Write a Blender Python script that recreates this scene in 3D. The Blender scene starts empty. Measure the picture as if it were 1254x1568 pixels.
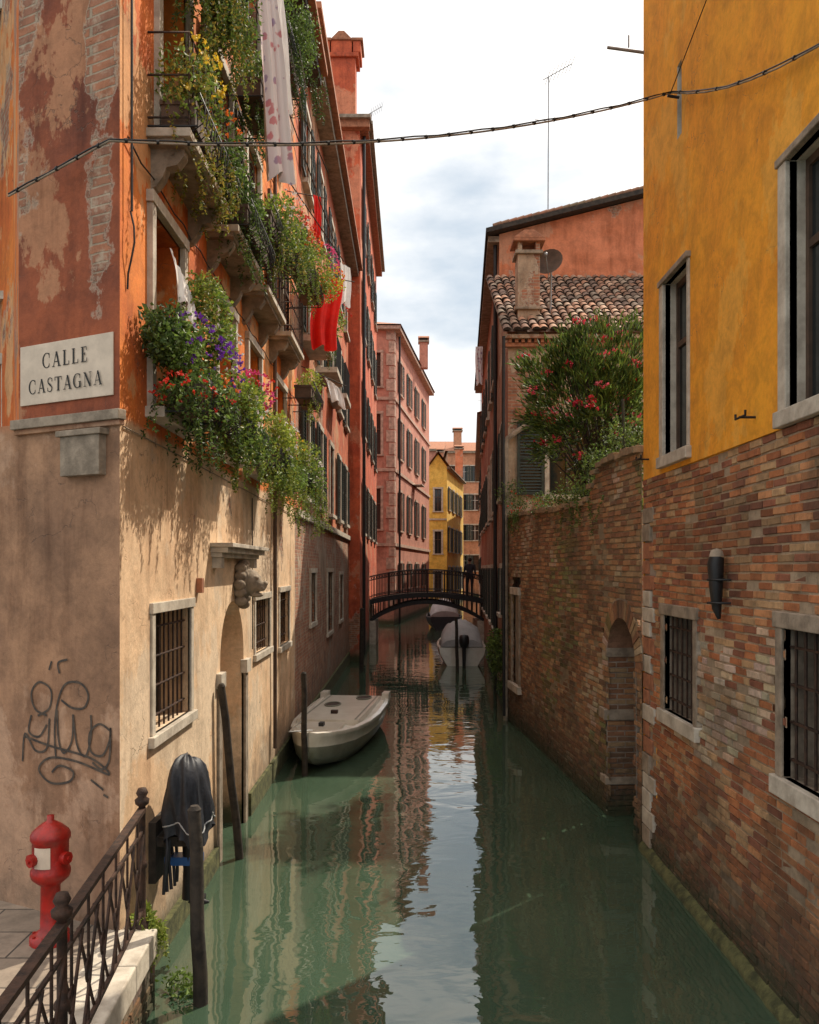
import bpy, math, random
import numpy as np
from mathutils import Vector, noise, Matrix
random.seed(7)
V=Vector
R=random.random
def U(a,b): return random.uniform(a,b)
def nz(x,y,z=0): return noise.noise(V((x,y,z)))

# ---------------------------------------------------------------- mesh builder
class MB:
    def __init__(s): s.v=[];s.f=[];s.m=[];s.c=[];s.sm=[];s.mats=[]
    def mi(s,mat):
        if mat not in s.mats: s.mats.append(mat)
        return s.mats.index(mat)
    def raw(s,vs,fs,mat,col=(1,1,1),smooth=False):
        i=len(s.v); s.v.extend([tuple(p) for p in vs]); k=s.mi(mat)
        for f in fs:
            s.f.append(tuple(i+j for j in f)); s.m.append(k); s.c.append(col); s.sm.append(smooth)
    def face(s,pts,mat,col=(1,1,1),smooth=False):
        s.raw(pts,[tuple(range(len(pts)))],mat,col,smooth)
    def hexa(s,c,mat,col=(1,1,1)):
        s.raw(c,[(0,3,2,1),(4,5,6,7),(0,1,5,4),(1,2,6,5),(2,3,7,6),(3,0,4,7)],mat,col)
    def box(s,x0,x1,y0,y1,z0,z1,mat,col=(1,1,1)):
        s.hexa([(x0,y0,z0),(x1,y0,z0),(x1,y1,z0),(x0,y1,z0),(x0,y0,z1),(x1,y0,z1),(x1,y1,z1),(x0,y1,z1)],mat,col)
    def fbox(s,F,u0,u1,z0,z1,d0,d1,mat,col=(1,1,1)):
        s.hexa([F.P(u0,z0,d0),F.P(u1,z0,d0),F.P(u1,z0,d1),F.P(u0,z0,d1),F.P(u0,z1,d0),F.P(u1,z1,d0),F.P(u1,z1,d1),F.P(u0,z1,d1)],mat,col)
    def grid(s,rows,mat,col=(1,1,1),smooth=True,closed=False):
        n=len(rows[0]); vs=[p for r in rows for p in r]; fs=[]
        for i in range(len(rows)-1):
            for j in range(n if closed else n-1):
                j2=(j+1)%n
                fs.append((i*n+j,i*n+j2,(i+1)*n+j2,(i+1)*n+j))
        s.raw(vs,fs,mat,col,smooth)
    def tube(s,pts,r,mat,n=8,col=(1,1,1),cap=True):
        pts=[V(p) for p in pts]
        rs=r if isinstance(r,(list,tuple)) else [r]*len(pts)
        rows=[];a=None
        for i,p in enumerate(pts):
            t=(pts[min(i+1,len(pts)-1)]-pts[max(i-1,0)]).normalized()
            if a is None:
                a=t.cross(V((0,0,1)))
                if a.length<.1: a=t.cross(V((1,0,0)))
            else: a=a-t*a.dot(t)
            a.normalize(); b=t.cross(a)
            rows.append([p+(a*math.cos(2*math.pi*k/n)+b*math.sin(2*math.pi*k/n))*rs[i] for k in range(n)])
        s.grid(rows,mat,col,True,True)
        if cap:
            s.face(rows[0],mat,col); s.face(rows[-1],mat,col)
    def lathe(s,c,prof,mat,n=14,col=(1,1,1)):
        rows=[[V((c[0]+r*math.cos(2*math.pi*k/n),c[1]+r*math.sin(2*math.pi*k/n),c[2]+z)) for k in range(n)] for r,z in prof]
        s.grid(rows,mat,col,True,True)
    def build(s,name,parent=None,bevel=0):
        me=bpy.data.meshes.new(name); me.from_pydata(s.v,[],s.f)
        for m in s.mats: me.materials.append(m)
        me.polygons.foreach_set('material_index',s.m)
        me.polygons.foreach_set('use_smooth',s.sm)
        ca=me.color_attributes.new('Col','FLOAT_COLOR','CORNER')
        tot=np.array([len(f) for f in s.f])
        cc=np.ones((len(s.f),4),dtype=np.float32); cc[:,:3]=np.array(s.c,dtype=np.float32)
        ca.data.foreach_set('color',np.repeat(cc,tot,axis=0).ravel())
        me.update()
        o=bpy.data.objects.new(name,me); bpy.context.collection.objects.link(o)
        if parent: o.parent=parent
        if bevel:
            b=o.modifiers.new('Bevel','BEVEL'); b.width=bevel; b.segments=2; b.limit_method='ANGLE'; b.angle_limit=math.radians(40)
        return o
def root(name):
    e=bpy.data.objects.new(name,None); bpy.context.collection.objects.link(e); e.empty_display_size=.2; return e
class Fr:
    def __init__(s,a,b):
        s.a=V((a[0],a[1],0)); d=V((b[0]-a[0],b[1]-a[1],0)); s.L=d.length; s.d=d.normalized(); s.n=V((s.d.y,-s.d.x,0))
    def P(s,u,z,d=0): return s.a+s.d*u+s.n*d+V((0,0,z))

# ---------------------------------------------------------------- materials
class NT:
    def __init__(s,name):
        s.mat=bpy.data.materials.new(name); s.mat.use_nodes=True; s.t=s.mat.node_tree; s.b=s.t.nodes['Principled BSDF']
        s._pos=None
    def n(s,typ): return s.t.nodes.new(typ)
    def l(s,a,b): s.t.links.new(a,b)
    def setin(s,sock,v):
        if isinstance(v,bpy.types.NodeSocket): s.l(v,sock)
        else:
            if isinstance(v,tuple) and len(v)==3 and sock.type=='RGBA': v=(*v,1)
            sock.default_value=v
    def pos(s):
        if s._pos is None:
            g=s.n('ShaderNodeNewGeometry'); s._pos=g.outputs['Position']
            sp=s.n('ShaderNodeSeparateXYZ'); s.l(s._pos,sp.inputs[0]); s.x,s.y,s.z=sp.outputs
        return s._pos
    def math(s,op,a,b=0.0,clamp=False):
        m=s.n('ShaderNodeMath'); m.operation=op; m.use_clamp=clamp; s.setin(m.inputs[0],a); s.setin(m.inputs[1],b); return m.outputs[0]
    def mix(s,f,a,b,mode='MIX'):
        m=s.n('ShaderNodeMix'); m.data_type='RGBA'; m.blend_type=mode; s.setin(m.inputs[0],f); s.setin(m.inputs[6],a); s.setin(m.inputs[7],b); return m.outputs[2]
    def scale(s,v,sc,off=(0,0,0)):
        m=s.n('ShaderNodeMapping'); s.l(v,m.inputs[0]); m.inputs['Scale'].default_value=sc; m.inputs['Location'].default_value=off; return m.outputs[0]
    def noise(s,v,sc,det=6,rough=.6,dist=0):
        m=s.n('ShaderNodeTexNoise'); s.l(v,m.inputs['Vector']); m.inputs['Scale'].default_value=sc; m.inputs['Detail'].default_value=det; m.inputs['Roughness'].default_value=rough; m.inputs['Distortion'].default_value=dist; return m.outputs['Fac']
    def rng(s,v,a,b,c=0.0,d=1.0):
        m=s.n('ShaderNodeMapRange'); m.interpolation_type='SMOOTHSTEP'; s.setin(m.inputs[0],v); m.inputs[1].default_value=a; m.inputs[2].default_value=b; m.inputs[3].default_value=c; m.inputs[4].default_value=d; return m.outputs[0]
    def bump(s,h,st=.5,dist=.02):
        m=s.n('ShaderNodeBump'); m.inputs['Strength'].default_value=st; m.inputs['Distance'].default_value=dist; s.l(h,m.inputs['Height']); s.l(m.outputs[0],s.b.inputs['Normal'])
    def gray(s,f):
        return s.mix(f,(0,0,0),(1,1,1))

def simple(name,c,rough=.6,metal=0,var=.25,sc=8,bump=.2,c2=None,coat=0):
    t=NT(name); p=t.pos(); f=t.noise(p,sc,6,.65)
    c2=c2 or tuple(max(0,x*(1-var*1.6)) for x in c)
    col=t.mix(t.rng(f,.3,.7),c2,c); t.l(col,t.b.inputs['Base Color'])
    t.b.inputs['Roughness'].default_value=rough; t.b.inputs['Metallic'].default_value=metal
    if coat: t.b.inputs['Coat Weight'].default_value=coat
    if bump: t.bump(t.noise(p,sc*4,4,.6),bump,.01)
    return t.mat

def plaster(name,c1,c2,lower=None,zs=0,brick=None,bz=None,damp=1.3,streak=.55,patch=None,pthr=.54,rough=.92,seed=0,bumpst=.6,band=0.15,strip=None,lpatch=None):
    t=NT(name); p0=t.pos(); p=t.scale(p0,(1,1,1),(seed*3.7,seed*1.3,seed*2.1))
    big=t.noise(p,.9,9,.68); mid=t.noise(p,3.5,8,.7,.4); fine=t.noise(p,22,5,.7)
    col=t.mix(t.rng(big,.36,.64),c1,c2)
    if patch:
        pm=t.rng(t.noise(t.scale(p,(1,1,.7),(9,4,1)),.75,8,.66),pthr,pthr+.02)
        col=t.mix(pm,col,patch)
    if lower:
        lc=t.mix(t.rng(big,.35,.65),lower[0],lower[1])
        if lpatch:
            pm=t.rng(t.noise(t.scale(p,(1,1,.8),(2,8,3)),.6,9,.66),.52,.56); lc=t.mix(pm,lc,lpatch)
        zz=t.math('ADD',t.z,t.math('MULTIPLY',t.math('SUBTRACT',big,.5),band*4))
        m=t.rng(zz,zs-.04,zs+.04); col=t.mix(m,lc,col)
    col=t.mix(1,col,t.gray(t.rng(mid,.25,.75,.70,1.12)),'MULTIPLY')
    st=t.noise(t.scale(p,(4,4,.5)),1.0,8,.68)
    stm=t.math('MULTIPLY',t.rng(st,.32,.56,streak,0.0),t.rng(big,.35,.6,.35,1.0))
    col=t.mix(1,col,t.mix(stm,(1,1,1),(.42,.33,.27)),'MULTIPLY')
    col=t.mix(1,col,t.gray(t.rng(fine,.2,.8,.84,1.08)),'MULTIPLY')
    vo=t.n('ShaderNodeTexVoronoi'); vo.feature='DISTANCE_TO_EDGE'; vo.inputs['Scale'].default_value=1.1
    wv=t.n('ShaderNodeVectorMath'); wv.operation='ADD'
    nn=t.n('ShaderNodeTexNoise'); nn.inputs['Scale'].default_value=2.5; nn.inputs['Detail'].default_value=6; t.l(p,nn.inputs['Vector'])
    t.l(p,wv.inputs[0]); t.l(nn.outputs['Color'],wv.inputs[1]); t.l(wv.outputs[0],vo.inputs['Vector'])
    crack=t.math('MULTIPLY',t.rng(vo.outputs['Distance'],0,.008,1,0),t.rng(big,.48,.6))
    col=t.mix(t.math('MULTIPLY',crack,.6),col,(.12,.08,.06))
    h=t.math('ADD',t.math('MULTIPLY',mid,.5),t.math('MULTIPLY',fine,.25))
    h=t.math('SUBTRACT',h,t.math('MULTIPLY',crack,.3))
    if brick is not None:
        nb=t.noise(t.scale(p,(1,1,.8),(3,7,5)),.8,10,.68)
        if bz is not None:
            nb=t.math('ADD',nb,t.math('MULTIPLY',t.math('SUBTRACT',bz[0],t.z),bz[1]))
        if strip is not None:
            sx=t.math('ABSOLUTE',t.math('SUBTRACT',t.x,strip[0])); g=t.rng(sx,0,strip[1],strip[3],0)
            g=t.math('MULTIPLY',g,t.rng(t.z,strip[2],strip[2]+.5)); nb=t.math('ADD',nb,g)
        mask=t.rng(nb,brick,brick+.012)
        edge=t.rng(nb,brick-.025,brick)
        cb=t.n('ShaderNodeCombineXYZ'); t.l(t.math('ADD',t.math('ADD',t.x,t.y),t.math('MULTIPLY',mid,.02)),cb.inputs[0]); t.l(t.math('ADD',t.z,t.math('MULTIPLY',mid,.03)),cb.inputs[1])
        bt=t.n('ShaderNodeTexBrick'); t.l(cb.outputs[0],bt.inputs['Vector']); bt.inputs['Scale'].default_value=1
        bt.inputs['Brick Width'].default_value=.26; bt.inputs['Row Height'].default_value=.072; bt.inputs['Mortar Size'].default_value=.009; bt.inputs['Mortar Smooth'].default_value=.4
        bt.inputs['Color1'].default_value=(.42,.17,.09,1); bt.inputs['Color2'].default_value=(.30,.14,.09,1); bt.inputs['Mortar'].default_value=(.38,.29,.21,1)
        bc=t.mix(1,bt.outputs['Color'],t.gray(t.rng(mid,.25,.75,.55,1.25)),'MULTIPLY')
        bc=t.mix(t.rng(t.noise(p,5,6,.7),.5,.66,0,.7),bc,(.50,.40,.30))
        col=t.mix(t.math('MULTIPLY',edge,.55),col,(.50,.40,.31))
        col=t.mix(mask,col,bc)
        h=t.math('ADD',h,t.math('MULTIPLY',mask,-1.2)); h=t.math('ADD',h,t.math('MULTIPLY',t.math('MULTIPLY',bt.outputs['Fac'],mask),-.6))
    if damp:
        zz=t.math('ADD',t.z,t.math('MULTIPLY',t.math('SUBTRACT',mid,.5),1.6))
        col=t.mix(t.rng(zz,.0,damp,.72,0),col,(.16,.12,.085))
        col=t.mix(t.rng(t.math('ADD',t.z,t.math('MULTIPLY',fine,.25)),.25,.5,.9,0),col,(.035,.05,.02))
    t.l(col,t.b.inputs['Base Color']); t.b.inputs['Roughness'].default_value=rough
    t.bump(h,bumpst,.03)
    return t.mat

def attrmat(name,rough=.9,var=.35,sc=9,bump=.5,damp=True,transl=0,grime=.3):
    t=NT(name); p=t.pos(); a=t.n('ShaderNodeAttribute'); a.attribute_name='Col'
    f=t.noise(p,sc,7,.7); col=t.mix(1,a.outputs['Color'],t.gray(t.rng(f,.25,.75,1-var,1+var*.6)),'MULTIPLY')
    if grime:
        g=t.noise(p,.8,7,.65); col=t.mix(t.rng(g,.48,.66,0,grime),col,(.09,.065,.04))
    if damp:
        zz=t.math('ADD',t.z,t.math('MULTIPLY',t.math('SUBTRACT',f,.5),.9))
        col=t.mix(t.rng(zz,.1,1.5,.8,0),col,(.065,.042,.026))
        col=t.mix(t.rng(zz,.0,.45,.9,0),col,(.025,.035,.014))
    t.l(col,t.b.inputs['Base Color']); t.b.inputs['Roughness'].default_value=rough
    if bump: t.bump(t.noise(p,sc*5,5,.7),bump,.008)
    if transl:
        tr=t.n('ShaderNodeBsdfTranslucent'); t.l(col,tr.inputs[0]); m=t.n('ShaderNodeMixShader'); m.inputs[0].default_value=transl
        t.l(t.b.outputs[0],m.inputs[1]); t.l(tr.outputs[0],m.inputs[2]); t.l(m.outputs[0],t.t.nodes['Material Output'].inputs[0])
    return t.mat

M={}
M['b1']=plaster('orange_plaster_cream_base',(.84,.26,.045),(.66,.15,.03),lower=((.86,.62,.40),(.76,.50,.30)),zs=4.42,brick=.60,bz=(5.5,-.016),patch=(.74,.38,.17),pthr=.53,seed=1,streak=.5,band=.05,lpatch=(.80,.62,.44))
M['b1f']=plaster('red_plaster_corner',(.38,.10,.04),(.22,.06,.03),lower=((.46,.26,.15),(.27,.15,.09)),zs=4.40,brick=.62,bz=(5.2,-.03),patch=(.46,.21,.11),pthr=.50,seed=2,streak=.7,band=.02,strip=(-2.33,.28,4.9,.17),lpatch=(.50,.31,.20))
M['b2']=plaster('red_plaster_brick_base',(.68,.18,.07),(.50,.11,.045),lower=((.46,.37,.28),(.33,.24,.17)),zs=4.3,brick=.47,bz=(3.4,.03),patch=(.60,.30,.16),seed=3,band=.05,streak=.7)
M['b3']=plaster('red_plaster',(.70,.15,.06),(.52,.10,.045),brick=.60,bz=(3,.012),seed=4,patch=(.66,.24,.13),streak=.6)
M['pink']=plaster('pink_plaster',(.60,.27,.19),(.50,.21,.15),seed=5,streak=.5)
M['yellow']=plaster('yellow_plaster',(.90,.60,.13),(.82,.50,.09),seed=6,streak=.25)
M['brown']=plaster('salmon_plaster',(.62,.31,.18),(.5,.24,.14),seed=7,streak=.4)
M['ochre']=plaster('ochre_plaster',(.94,.405,.022),(.90,.35,.02),seed=8,streak=.13,patch=(.92,.43,.05),bumpst=.3,damp=0)
M['beige']=plaster('beige_plaster_brick',(.50,.38,.27),(.40,.29,.2),brick=.50,seed=9,damp=1.3)
M['r3']=plaster('orange_red_plaster',(.68,.24,.12),(.56,.18,.08),brick=.62,seed=10,streak=.6,patch=(.56,.26,.15))
M['r3s']=plaster('painted_shade_plaster',(.36,.16,.09),(.28,.11,.06),brick=.54,bz=(4,.01),seed=11,streak=.7)  # shade of the canal-facing walls put into the colour, darkened to brown
M['brick']=attrmat('old_brick',var=.4,sc=10,bump=.9,grime=.5)
M['mortar']=attrmat('mortar',var=.3,sc=14,bump=1,grime=.5)
M['stone']=simple('istrian_stone',(.60,.54,.45),.8,var=.3,sc=5,bump=.5,c2=(.36,.31,.25))
M['stoned']=simple('weathered_stone',(.36,.29,.22),.9,var=.35,sc=6,bump=.6,c2=(.17,.135,.10))
M['pstone']=simple('pinkish_trim_stone',(.56,.38,.29),.9,var=.3,sc=5,bump=.3)
M['moss']=simple('mossy_footing',(.13,.13,.05),.95,var=.4,sc=9,bump=1,c2=(.035,.04,.016))
M['white']=simple('white_paint',(.74,.72,.68),.5,var=.12,sc=3,bump=.1)
M['boatw']=simple('boat_gelcoat',(.76,.73,.66),.28,var=.1,sc=2,bump=.03,c2=(.58,.54,.46),coat=.3)
M['boatg']=simple('boat_lower_hull',(.24,.25,.20),.35,var=.2,sc=3,bump=.05)
M['iron']=simple('rusty_iron',(.085,.045,.03),.7,.4,var=.5,sc=14,bump=.5,c2=(.025,.017,.014))
M['black']=simple('black_iron',(.025,.025,.027),.5,.2,var=.3,sc=10,bump=.2)
M['wood']=simple('dark_timber',(.05,.038,.028),.85,var=.4,sc=9,bump=.6,c2=(.015,.012,.01))
M['green']=simple('dark_green_shutter',(.03,.045,.037),.6,var=.3,sc=6,bump=.2)
M['brownsh']=simple('brown_shutter',(.11,.065,.042),.7,var=.3,sc=6,bump=.2)
M['red']=simple('red_hydrant_paint',(.44,.014,.008),.4,var=.3,sc=9,bump=.3,c2=(.20,.012,.008))
M['cloth_red']=simple('red_cloth',(.85,.018,.01),.8,var=.15,sc=5,bump=.1)
M['cloth_w']=simple('white_cloth',(.80,.78,.76),.8,var=.08,sc=5,bump=.1)
M['tarp']=simple('dark_tarp',(.03,.034,.045),.55,var=.25,sc=7,bump=.5)
M['cover']=simple('boat_cover_fabric',(.42,.43,.44),.6,var=.15,sc=3,bump=.2)
M['terr']=simple('terracotta',(.44,.18,.095),.85,var=.3,sc=8,bump=.4)
M['dark']=simple('dark_interior',(.035,.027,.021),.9,var=.2,sc=3,bump=0)
M['leaf']=attrmat('leaves',rough=.5,var=.25,sc=6,bump=0,damp=False,transl=.4,grime=0)
M['petal']=attrmat('petals',rough=.6,var=.1,sc=9,bump=0,damp=False,transl=.3,grime=0)
M['tile']=attrmat('roof_tiles',var=.4,sc=12,bump=.6,damp=False,grime=.45)
M['paint']=simple('sign_white',(.70,.58,.46),.7,var=.14,sc=5,bump=.15)
M['ink']=simple('sign_black_paint',(.015,.014,.013),.7,var=.2,bump=0)
M['graf']=simple('graffiti_paint',(.035,.03,.027),.8,var=.6,sc=14,bump=0,c2=(.10,.075,.055))
M['blue']=simple('blue_plastic',(.03,.12,.35),.4,var=.1,bump=0)
M['skin']=simple('skin',(.45,.27,.2),.6,var=.1,bump=0)
M['navy']=simple('dark_clothes',(.025,.03,.045),.85,var=.3,bump=.1)
M['hair']=simple('hair',(.03,.02,.012),.7,var=.3,bump=.1)
M['alu']=simple('antenna_metal',(.35,.35,.36),.4,.7,var=.2,bump=0)
def glass():
    t=NT('window_glass'); t.b.inputs['Base Color'].default_value=(.02,.025,.027,1); t.b.inputs['Roughness'].default_value=.08
    t.bump(t.noise(t.pos(),3,2,.5),.15,.02); return t.mat
M['glass']=glass()
def paving():
    t=NT('stone_paving'); p=t.pos(); cb=t.n('ShaderNodeCombineXYZ'); t.l(t.x,cb.inputs[0]); t.l(t.y,cb.inputs[1])
    bt=t.n('ShaderNodeTexBrick'); t.l(cb.outputs[0],bt.inputs['Vector']); bt.inputs['Scale'].default_value=1; bt.inputs['Brick Width'].default_value=.8; bt.inputs['Row Height'].default_value=.42; bt.inputs['Mortar Size'].default_value=.008
    bt.inputs['Color1'].default_value=(.34,.27,.21,1); bt.inputs['Color2'].default_value=(.25,.20,.155,1); bt.inputs['Mortar'].default_value=(.07,.06,.05,1)
    f=t.noise(p,6,7,.7); col=t.mix(1,bt.outputs['Color'],t.gray(t.rng(f,.25,.75,.65,1.15)),'MULTIPLY'); t.l(col,t.b.inputs['Base Color']); t.b.inputs['Roughness'].default_value=.8
    t.bump(t.math('SUBTRACT',t.math('MULTIPLY',f,.4),bt.outputs['Fac']),.5,.02); return t.mat
M['pave']=paving()
def floral():
    t=NT('floral_sheet'); p=t.pos(); vo=t.n('ShaderNodeTexVoronoi'); vo.inputs['Scale'].default_value=7; vo.inputs['Randomness'].default_value=1; t.l(p,vo.inputs['Vector'])
    m=t.rng(t.math('ADD',vo.outputs['Distance'],t.math('MULTIPLY',t.noise(p,20,4,.6),.5)),.5,.62,1,0)
    c=t.mix(t.rng(t.noise(p,3,2,.5),.4,.6),(.60,.14,.16),(.30,.2,.36)); col=t.mix(t.math('MULTIPLY',m,.8),(.78,.70,.70),c)
    t.l(col,t.b.inputs['Base Color']); t.b.inputs['Roughness'].default_value=.85; return t.mat
M['floral']=floral()
def water():
    t=NT('canal_water_surface'); p=t.pos()
    murk=t.noise(p,.35,4,.5); col=t.mix(t.rng(murk,.3,.7),(.040,.072,.046),(.062,.100,.064)); t.l(col,t.b.inputs['Base Color'])
    t.b.inputs['Roughness'].default_value=.008; t.b.inputs['IOR'].default_value=1.9
    a=t.noise(t.scale(p,(.8,1.3,1)),1.5,2,.45,.8); b=t.noise(t.scale(p,(1,1.8,1)),5.5,2,.5,.5)
    big=t.rng(t.noise(p,.25,2,.5),.3,.7,.3,1.0)
    t.bump(t.math('MULTIPLY',t.math('ADD',a,t.math('MULTIPLY',b,.09)),big),.28,.045); return t.mat
M['water']=water()

# ---------------------------------------------------------------- generic architecture
def facade(mb,F,L,z0,z1,ops,mat,rev=.22,revmat=None):
    us=sorted({0,L,*[o[0] for o in ops],*[o[1] for o in ops]}); zs=sorted({z0,z1,*[o[2] for o in ops],*[o[3] for o in ops]})
    for i in range(len(us)-1):
        for j in range(len(zs)-1):
            uc=(us[i]+us[i+1])/2; zc=(zs[j]+zs[j+1])/2
            if any(o[0]<uc<o[1] and o[2]<zc<o[3] for o in ops): continue
            mb.face([F.P(us[i],zs[j]),F.P(us[i+1],zs[j]),F.P(us[i+1],zs[j+1]),F.P(us[i],zs[j+1])],mat)
    rm=revmat or mat
    for o in ops:
        u0,u1,a,b=o[:4]
        for q in ([(u0,a),(u1,a)],[(u1,a),(u1,b)],[(u1,b),(u0,b)],[(u0,b),(u0,a)]):
            mb.face([F.P(*q[0],0),F.P(*q[1],0),F.P(*q[1],-rev),F.P(*q[0],-rev)],rm)
def shutter(mb,F,u0,u1,z0,z1,mat,d=.03,lod=0):
    t=.045; fr=.06
    mb.fbox(F,u0,u0+fr,z0,z1,d,d+t,mat); mb.fbox(F,u1-fr,u1,z0,z1,d,d+t,mat)
    for z in (z0,(z0+z1)/2-fr/2,z1-fr): mb.fbox(F,u0+fr,u1-fr,z,z+fr,d+.002,d+t-.002,mat)
    n=int((z1-z0)/(.07 if not lod else .16))
    for i in range(n):
        z=z0+fr+(z1-z0-2*fr)*(i+.5)/n; h=(z1-z0)/n*.35
        mb.hexa([F.P(u0+fr,z-h,d+t*.8),F.P(u1-fr,z-h,d+t*.8),F.P(u1-fr,z-h*.6,d+t*.9),F.P(u0+fr,z-h*.6,d+t*.9),
                 F.P(u0+fr,z+h*.6,d+.005),F.P(u1-fr,z+h*.6,d+.005),F.P(u1-fr,z+h,d+.012),F.P(u0+fr,z+h,d+.012)],mat)
def window(mb,F,o,kind='casement',sur=.12,sp=.04,sill=.12,stone=None,rev=.22,shut=None,lod=0,back='glass',sides=3):
    u0,u1,z0,z1=o[:4]; st=stone or M['stone']
    if sur:
        mb.fbox(F,u0-sur,u0,z0,z1,-.02,sp,st); mb.fbox(F,u1,u1+sur,z0,z1,-.02,sp,st)
        mb.fbox(F,u0-sur-.02,u1+sur+.02,z1,z1+sur,-.02,sp+.012,st)
    if sill: mb.fbox(F,u0-sur-.05,u1+sur+.05,z0-.09,z0,-.03,sill,st)
    d=-rev+.02
    mb.face([F.P(u0,z0,d),F.P(u1,z0,d),F.P(u1,z1,d),F.P(u0,z1,d)],M[back])
    if kind=='casement':
        w=.05; m=M['white'] if R()<.3 else M['brownsh']; um=(u0+u1)/2
        for a,b in ((u0,u0+w),(um-w*.6,um+w*.6),(u1-w,u1)): mb.fbox(F,a,b,z0,z1,d+.005,d+.05,m)
        for z in (z0,z0+(z1-z0)*.62,z1-w): mb.fbox(F,u0+w,u1-w,z,z+w,d+.008,d+.045,m)
    if kind=='bars':
        n=max(3,int((u1-u0)/.14))
        for i in range(n): 
            u=u0+(u1-u0)*(i+.5)/n; mb.tube([F.P(u,z0-.01,-.06),F.P(u,z1+.01,-.06)],.011,M['iron'],6)
        k=max(2,int((z1-z0)/.24))
        for i in range(k):
            z=z0+(z1-z0)*(i+.5)/k; mb.fbox(F,u0,u1,z-.008,z+.008,-.075,-.045,M['iron'])
    if shut:
        w=(u1-u0)/2; j=U(-.01,.03)
        if R()<.12 and not lod:
            shutter(mb,F,u0,u0+w-.005,z0,z1,M[shut],d=-.08); shutter(mb,F,u0+w+.005,u1,z0,z1,M[shut],d=-.08)
        else:
            if sides&1: shutter(mb,F,u0-sur-w-.02,u0-sur-.02,z0,z1,M[shut],d=.03+max(0,j),lod=lod)
            if sides&2: shutter(mb,F,u1+sur+.02,u1+sur+w+.02,z0,z1,M[shut],lod=lod)
def brickcol(u,z,seed,kind):
    r=R(); n=nz(u*.7,z*.7,seed)+.5*nz(u*1.9,z*1.9,seed+5)
    if kind=='near':
        pal=[(.48,.18,.07),(.40,.14,.055),(.54,.25,.11),(.30,.11,.06),(.50,.31,.16)]
        c=pal[int(r*5)%5]
        if n>.26 and R()<.7: c=(U(.48,.62),U(.37,.46),U(.27,.34))
        elif n<-.3: c=tuple(x*.62 for x in c)
    else:
        pal=[(.34,.16,.075),(.40,.21,.10),(.27,.125,.065),(.40,.26,.14),(.22,.12,.07)]
        c=pal[int(r*5)%5]
        if n>.38 and R()<.6: c=(U(.40,.5),U(.32,.37),U(.22,.27))
        elif n<-.3: c=tuple(x*.6 for x in c)
        if nz(u*.5+9,z*.25,seed)>.22 and R()<.6: c=(c[0]*.6,c[1]*.95,c[2]*.7)
    k=U(.8,1.15); return tuple(x*k for x in c)
def brickwall(mb,F,L,z0,ztop,hole,seed=0,kind='near',bw=.25,bh=.071,skip=.01,mort=(.40,.33,.27)):
    zt=max(ztop(u*L/40) for u in range(41)); row=0; z=z0
    while z<zt:
        off=(row%2)*bw/2+U(-.02,.02); u=-off
        while u<L:
            w=bw*(U(.92,1.06) if R()>.15 else .5)
            a=max(u,0); b=min(u+w,L)
            if b-a>.02:
                uc=(a+b)/2; zc=z+bh/2
                if zc<ztop(uc) and not hole(uc,zc):
                    zw=.008*math.sin(uc*1.7+seed)+.01*nz(uc*.8,zc*.5,seed+2); wob=.02*nz(uc*.6,zc*.6,seed)
                    k=U(.75,1.05); mb.face([F.P(a-.004,z-.004+zw,wob-.014),F.P(b+.004,z-.004+zw,wob-.014),F.P(b+.004,z+bh+.004+zw,wob-.014),F.P(a-.004,z+bh+.004+zw,wob-.014)],M['mortar'],tuple(x*k for x in mort))
                    if R()>skip:
                        er=nz(uc*1.1,zc*1.1,seed+9); d=wob+U(-.008,.005)-(.012 if er>.25 and R()<.5 else 0); m=.0055; j=lambda:U(-.004,.004)
                        x0,x1,y0,y1=a+m,b-m,z+m+zw,z+bh-m+zw; e=.006
                        vs=[F.P(x0+j(),y0+j(),wob-.02),F.P(x1+j(),y0+j(),wob-.02),F.P(x1+j(),y1+j(),wob-.02),F.P(x0+j(),y1+j(),wob-.02),
                            F.P(x0+e+j(),y0+e+j(),d),F.P(x1-e+j(),y0+e+j(),d+j()),F.P(x1-e+j(),y1-e+j(),d),F.P(x0+e+j(),y1-e+j(),d+j())]
                        mb.raw(vs,[(4,5,6,7),(0,1,5,4),(1,2,6,5),(2,3,7,6),(3,0,4,7)],M['brick'],brickcol(uc,zc,seed,kind))
            u+=w
        z+=bh; row+=1
def tiles(mb,P0,ud,vd,nu,nv,w=.2,l=.36,seed=0):
    nn=ud.cross(vd).normalized(); 
    if nn.z<0: nn=-nn
    mb.face([P0,P0+ud*nu*w,P0+ud*nu*w+vd*nv*l*.86,P0+vd*nv*l*.86],M['tile'],(.16,.09,.06))
    for i in range(nu):
        for j in range(nv):
            c=P0+ud*((i+.5)*w+U(-.018,.018))+vd*(j*l*.86+U(-.04,.04))+nn*(.02+U(0,.016)); sk=U(-.06,.06)
            d=(vd+ud*sk).normalized(); rows=[]
            for k,(t,r) in enumerate(((0,w*.47),(1,w*.37))):
                q=c+d*l*t+nn*(.018 if t==0 else 0)
                rows.append([q+ud*math.cos(a)*r+nn*math.sin(a)*r*.75 for a in [math.pi*x/6 for x in range(7)]])
            g=U(.6,1.2); col=random.choice([(.40,.2,.12),(.33,.17,.11),(.45,.28,.19),(.25,.16,.12),(.36,.27,.2)])
            mb.grid(rows,M['tile'],tuple(x*g for x in col))
            mb.face(rows[0],M['dark'])

def block(mb,pts,z0,z1,mat,skipedge=(),roof='terr'):
    n=len(pts)
    for i in range(n):
        if i in skipedge: continue
        a=pts[i];b=pts[(i+1)%n]
        mb.face([(a[0],a[1],z0),(b[0],b[1],z0),(b[0],b[1],z1),(a[0],a[1],z1)],mat)
    mb.face([(p[0],p[1],z1) for p in pts],M[roof])

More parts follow.
